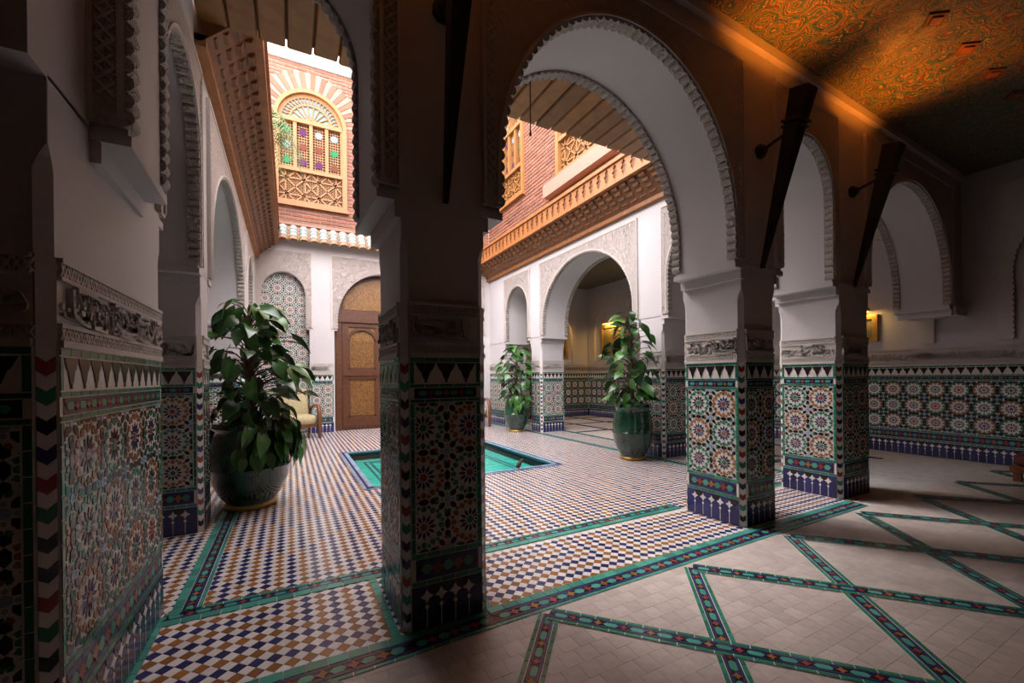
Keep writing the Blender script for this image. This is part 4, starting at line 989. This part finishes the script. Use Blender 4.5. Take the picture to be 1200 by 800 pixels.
def plant(label, x, y, r, h, top, spread, n_big, n_small, hang, ribs=0, lean=(0, 0), group='potted plants in green urns'):
    root = empty('potted_plant', (x, y, 0), label=label, cat='potted plant')
    urn(root, x, y, r, h, ribs)
    q = MB(); pole = []
    for i in range(9):
        t = i/8; pole.append((x+lean[0]*t+.012*math.sin(i*2.1), y+lean[1]*t+.012*math.cos(i*1.7), h*.88+(top*.93-h*.88)*t))
    q.tube(pole, [(.055 if n_big > 100 else .03)-.002*i for i in range(9)], 9); q.build('moss_pole', 'bark', root)
    st = MB()
    def axis(z): t = (z-h*.88)/(top*.93-h*.88); return Vector((x+lean[0]*t, y+lean[1]*t, z))
    for i in range(n_big):
        z = h+.1+(top-h-.14)*(i+rnd.random())/n_big; a = i*2.399+rnd.uniform(-.4, .4)
        t = (z-h)/(top-h); rad = spread*(1-.62*t**1.5)*rnd.uniform(.45, 1)
        o = axis(z); b = o+Vector((math.cos(a)*rad, math.sin(a)*rad, .10+.06*rnd.random()))
        d = Vector((math.cos(a), math.sin(a), rnd.uniform(-1.3, .35))); 
        place_leaf(root, rnd.choice(LEAF), b, d, Vector((0, 0, 1)), rnd.uniform(.75, 1.25), st, o)
    for i in range(n_small):
        a = rnd.uniform(0, 2*PI); rr = r*rnd.uniform(.3, 1.0); z = h*rnd.uniform(.95, 1.35)
        o = Vector((x+math.cos(a)*rr*.4, y+math.sin(a)*rr*.4, h*.95)); b = Vector((x+math.cos(a)*rr, y+math.sin(a)*rr, z))
        place_leaf(root, rnd.choice(SMALL+LEAF[1:2]), b, Vector((math.cos(a), math.sin(a), rnd.uniform(-1.2, .3))), Vector((0, 0, 1)), rnd.uniform(.8, 1.2), st, o)
    for (a, nn) in hang:
        for i in range(nn):
            aa = a+rnd.uniform(-.35, .35); rr = r*rnd.uniform(.95, 1.28); z = h*rnd.uniform(.62, 1.0)
            o = Vector((x+math.cos(aa)*r*.85, y+math.sin(aa)*r*.85, h*1.0)); b = Vector((x+math.cos(aa)*rr, y+math.sin(aa)*rr, z))
            place_leaf(root, rnd.choice(SMALL+LEAF[2:3]), b, Vector((math.cos(aa)*.6, math.sin(aa)*.6, -1)), Vector((math.cos(aa), math.sin(aa), .5)), rnd.uniform(.75, 1.1), st, o)
    st.build('stems', 'bark', root)
    return root
plant('large dense leafy plant trailing over a big dark green urn by the pier', -.34, 4.76, .335, .80, 1.86, .56, 120, 80, [(-.5, 36), (.2, 14), (-1.4, 14)])
plant('bushy plant in a green urn beyond the far end of the pool', 4.44, 8.22, .27, .80, 1.80, .46, 84, 44, [(-2.2, 10), (-1.6, 6)], lean=(.02, 0))
plant('sparse upright plant in a ribbed green urn next to the lit tiled pillar', 4.40, 4.60, .28, .80, 2.02, .44, 84, 40, [], ribs=22)
# palm standing on the left cornice, high up
pr_ = empty('potted_palm', (-.40, 9.30, 4.47), label='small palm standing on the dark cornice beside the lattice window', cat='palm')
q = MB(); q.lathe([(.01, 0), (.10, 0), (.13, .24), (.14, .26), (.12, .26)], (-.40, 9.30, 4.47), 20); q.build('pot', 'roof_clay', pr_)
q = MB(); q.tube([(-.40, 9.3, 4.6), (-.38, 9.3, 5.2), (-.36, 9.28, 5.9)], [.05, .04, .03], 8); q.build('trunk', 'bark', pr_)
for i in range(11):
    a = -1.2+2.4*i/10+.1*math.sin(i*5); q = MB(); pts = []
    for k in range(9):
        t = k/8; rr = .62*t; pts.append(Vector((-.36+math.cos(a)*rr, 9.28+math.sin(a)*rr, 5.9+.75*t-(.95+.1*(i % 3))*t*t+.25*math.sin(i))))
    q.tube(pts, [.008-.0007*k for k in range(9)], 5)
    for k in range(1, 9):
        for s in (-1, 1):
            for h2 in (0, .5):
                b = pts[k]-(pts[k]-pts[k-1])*h2; sd = Vector((-math.sin(a), math.cos(a), 0))*s; tp = b+sd*.16+(pts[k]-pts[k-1])*1.2+Vector((0, 0, -.05)); dv = (pts[k]-pts[k-1]).normalized()*.012
                q.add([b-dv, b+dv, tp], [(0, 1, 2)])
    q.build('frond', 'palm_leaf', pr_)

# ------------------------------------------------------------------ armchairs
def rbox(q, x0, x1, y0, y1, z0, z1, r=.04, m=0):
    ring = lambda i, z: [(x0+i+r, y0+i, z), (x1-i-r, y0+i, z), (x1-i, y0+i+r, z), (x1-i, y1-i-r, z), (x1-i-r, y1-i, z), (x0+i+r, y1-i, z), (x0+i, y1-i-r, z), (x0+i, y0+i+r, z)]
    R = [ring(r*.9, z0), ring(r*.3, z0+r*.3), ring(0, z0+r), ring(0, z1-r), ring(r*.3, z1-r*.3), ring(r*.9, z1)]
    q.add(sum(R, []), [(i*8+k, i*8+(k+1) % 8, i*8+8+(k+1) % 8, i*8+8+k) for i in range(5) for k in range(8)]+[tuple(range(7, -1, -1)), tuple(range(40, 48))], m, True)
def armchair(label, x, y, rz):
    root = empty('armchair', (x, y, 0), label=label, cat='armchair', group='armchairs by the far wall')
    q = MB(); rbox(q, x-.29, x+.29, y-.34, y+.28, .27, .47, .07); q.build('seat', 'velvet', root)
    q = MB(); rbox(q, x-.28, x+.28, -.06, .06, 0, .62, .05); q.v = [(a, y+.27+b+(c)*.28, .42+c*.95) for a, b, c in q.v]; q.build('backrest', 'velvet', root)
    q = MB(); q.box(x-.29, x+.29, y-.30, y+.28, .22, .28); q.build('seat_frame', 'chair_wood', root)
    for s in (-1, 1):
        q = MB(); X = x+s*.325
        q.tube([(X, y-.36, .0), (X, y-.37, .3), (X, y-.36, .52), (X, y-.30, .62), (X, y-.18, .665), (X, y-.02, .66), (X, y+.16, .62), (X, y+.34, .56)], [.026, .03, .032, .034, .034, .034, .032, .028], 8, flat=1.3); q.build('arm', 'chair_wood', root)
        q = MB(); q.tube([(X, y+.42, .0), (X, y+.36, .3), (X, y+.33, .58)], [.024, .028, .026], 8); q.build('leg', 'chair_wood', root)
    root.rotation_euler.z = rz
    return root
armchair('beige velvet armchair with curved wooden arms in front of the tiled niche', .14, 9.72, math.radians(12))
armchair('beige velvet armchair with wooden arms beside the bushy urn, mostly hidden by a pillar', 4.02, 9.72, math.radians(-8))

# ------------------------------------------------------------------ torch sconces
def torch(label, x, yw, lit=True, power=40, dirn=(0, -1), lw=True):
    dx, dy = dirn; root = empty('torch_sconce', (x, yw, 2.05), label=label, cat='wall sconce')
    sx, sy = -dy, dx
    def P(s, d, z): return Vector((x+sx*s+dx*d, yw+sy*s+dy*d, z))
    tip = (.02, 2.05); topd, topz = .34, 3.30
    secs = [(0, .012), (.5, .036), (.84, .054), (1.0, .064)]
    q = MB(); vs = []
    ring = []
    for t, r in secs:
        d = tip[0]+(topd-tip[0])*t; z = tip[1]+(topz-tip[1])*t; ring.append([P(a*r, d+b*r*1.0, z-b*r*.26) for a, b in ((-1, -1), (1, -1), (1, 1), (-1, 1))])
    # hollow cup at the top
    t, r = 1.0, .056; ring.append([P(a*r, topd+b*r, topz-b*r*.26) for a, b in ((-1, -1), (1, -1), (1, 1), (-1, 1))])
    d = topd-.035; ring.append([P(a*.045, d+b*.045, topz-.13-b*.016) for a, b in ((-1, -1), (1, -1), (1, 1), (-1, 1))])
    vs = sum(ring, []); n = len(ring)
    q.add(vs, [(i*4+k, i*4+(k+1) % 4, i*4+4+(k+1) % 4, i*4+4+k) for i in range(n-1) for k in range(4)]+[(0, 1, 2, 3), ((n-1)*4, (n-1)*4+1, (n-1)*4+2, (n-1)*4+3)]); q.build('torch_body', 'bronze', root)
    q = MB()
    for t in (.80, .83):
        r = .066 if t == .83 else .060; d = tip[0]+(topd-tip[0])*t; z = tip[1]+(topz-tip[1])*t
        c = [P(a*r, d+b*r, z-b*r*.26) for a, b in ((-1, -1), (1, -1), (1, 1), (-1, 1), (-1, -1))]; q.tube(c, .009, 6)
    q.build('collar', 'iron', root)
    q = MB(); q.tube([P(0, 0, 2.99), P(0, .03, 2.99), P(0, .20, 3.03), P(0, .25, 3.06)], [.014, .014, .011, .011], 8); q.build('bracket_arm', 'iron', root)
    q = MB()
    o = P(0, 0, 2.99); f = Fr((o.x, o.y, o.z), (sx, sy, 0), (dx, dy, 0)); q.prism(f, [pol(0, 0, .055, k*PI/4+PI/8) for k in range(8)], -.004, .03, 0); q.prism(f, [pol(0, 0, .035, k*PI/4) for k in range(8)], .03, .055, 0); q.build('wall_plate', 'iron', root)
    if lit:
        b = MB(); c = P(0, topd-.022, topz-.09); b.lathe([(.001, -.02), (.018, -.012), (.02, 0), (.014, .014), (.001, .02)], tuple(c), 10, cap=False); b.build('bulb', 'bulb', root)
        l = bpy.data.lights.new('torch_light', 'POINT'); l.energy = power; l.color = (1, .25, .015); l.shadow_soft_size = .02
        lo = bpy.data.objects.new('torch_light', l); col.objects.link(lo); lo.parent = root; lo.location = P(0, topd-.014, topz-.058)-ORG[root]
    return root
torch('dark torch sconce on the dark pillar between the widest arches', .68, 1.985)
torch('dark torch sconce above the brightly lit tiled pillar', 3.36, 2.066)
torch('dark torch sconce above the pillar nearest the end gallery', 4.93, 2.113)
torch('dark torch sconce on the inner side of the pillar behind the ribbed urn', 5.41, 4.62, dirn=(1, 0), power=26)

# ------------------------------------------------------------------ lit pictures in the galleries
def picture(label, fr, w, h, z0, power=2.0, lamp=True):
    root = empty('framed_picture', fr.p(0, z0, 0), label=label, cat='framed picture')
    q = MB(); t = .07
    for (a, b, c, d) in ((-w/2, -w/2+t, z0, z0+h), (w/2-t, w/2, z0, z0+h), (-w/2+t, w/2-t, z0, z0+t), (-w/2+t, w/2-t, z0+h-t, z0+h)): q.rect(fr, a, b, c, d, -.004, .05, 0)
    q.build('frame', 'gilt', root)
    q = MB(); q.rect(fr, -w/2+t*.8, w/2-t*.8, z0+t*.8, z0+h-t*.8, -.004, .02, 0); q.build('canvas', 'canvas', root)
    q = MB(); q.tube([fr.p(-w*.3, z0+h+.07, .15), fr.p(w*.3, z0+h+.07, .15)], .028, 10); q.tube([fr.p(0, z0+h-.02, .03), fr.p(0, z0+h+.06, .10), fr.p(0, z0+h+.07, .15)], .01, 6); q.build('picture_lamp', 'gilt', root)
    q = MB(); q.rect(Fr(fr.p(0, z0+h+.04, .15), fr.u, (0, 0, -1), fr.n), -w*.28, w*.28, -.02, .02, 0, .003, 0); q.build('lamp_strip', 'lamp_glow', root)
    l = bpy.data.lights.new('picture_light', 'AREA'); l.shape = 'RECTANGLE'; l.size = w*.55; l.size_y = .03; l.energy = power; l.color = (1, .62, .18)
    lo = bpy.data.objects.new('picture_light', l); col.objects.link(lo); lo.parent = root; lo.location = fr.p(0, z0+h+.032, .15)-ORG[root]
    d = (fr.w*-1+fr.n*-.35).normalized(); lo.rotation_euler = d.to_track_quat('-Z', 'Y').to_euler()
    return root
picture('gilt framed picture lit by a brass lamp, behind the sparse upright plant', Fr((EX, 9.2, 0), (0, -1, 0), (-1, 0, 0)), .98, .85, 1.80, 9)
picture('small lit picture at the back wall of the shaded end gallery', Fr((EX, 3.28, 0), (0, -1, 0), (-1, 0, 0)), .30, .42, 1.70, 1.6)
picture('narrow gilt framed picture with a lamp on the back wall beyond the bushy urn', Fr((7.05, 10.35, 0), (1, 0, 0), (0, -1, 0)), .55, .95, 1.75, 4)

# ------------------------------------------------------------------ low bench in the dark end of the gallery
bn = empty('low_bench', (7.5, 1.15, 0), label='low dark red cushioned bench in the shaded gallery end', cat='bench')
q = MB(); q.box(7.0, 8.08, .65, 1.55, .10, .17); q.build('frame', 'chair_wood', bn)
q = MB(); rbox(q, 7.02, 8.06, .67, 1.53, .17, .30, .04); q.build('cushion', 'upholstery_red', bn)
for x in (7.05, 8.03):
    for y in (.70, 1.50):
        q = MB(); q.box(x-.03, x+.03, y-.03, y+.03, 0, .10); q.build('leg', 'chair_wood', bn)
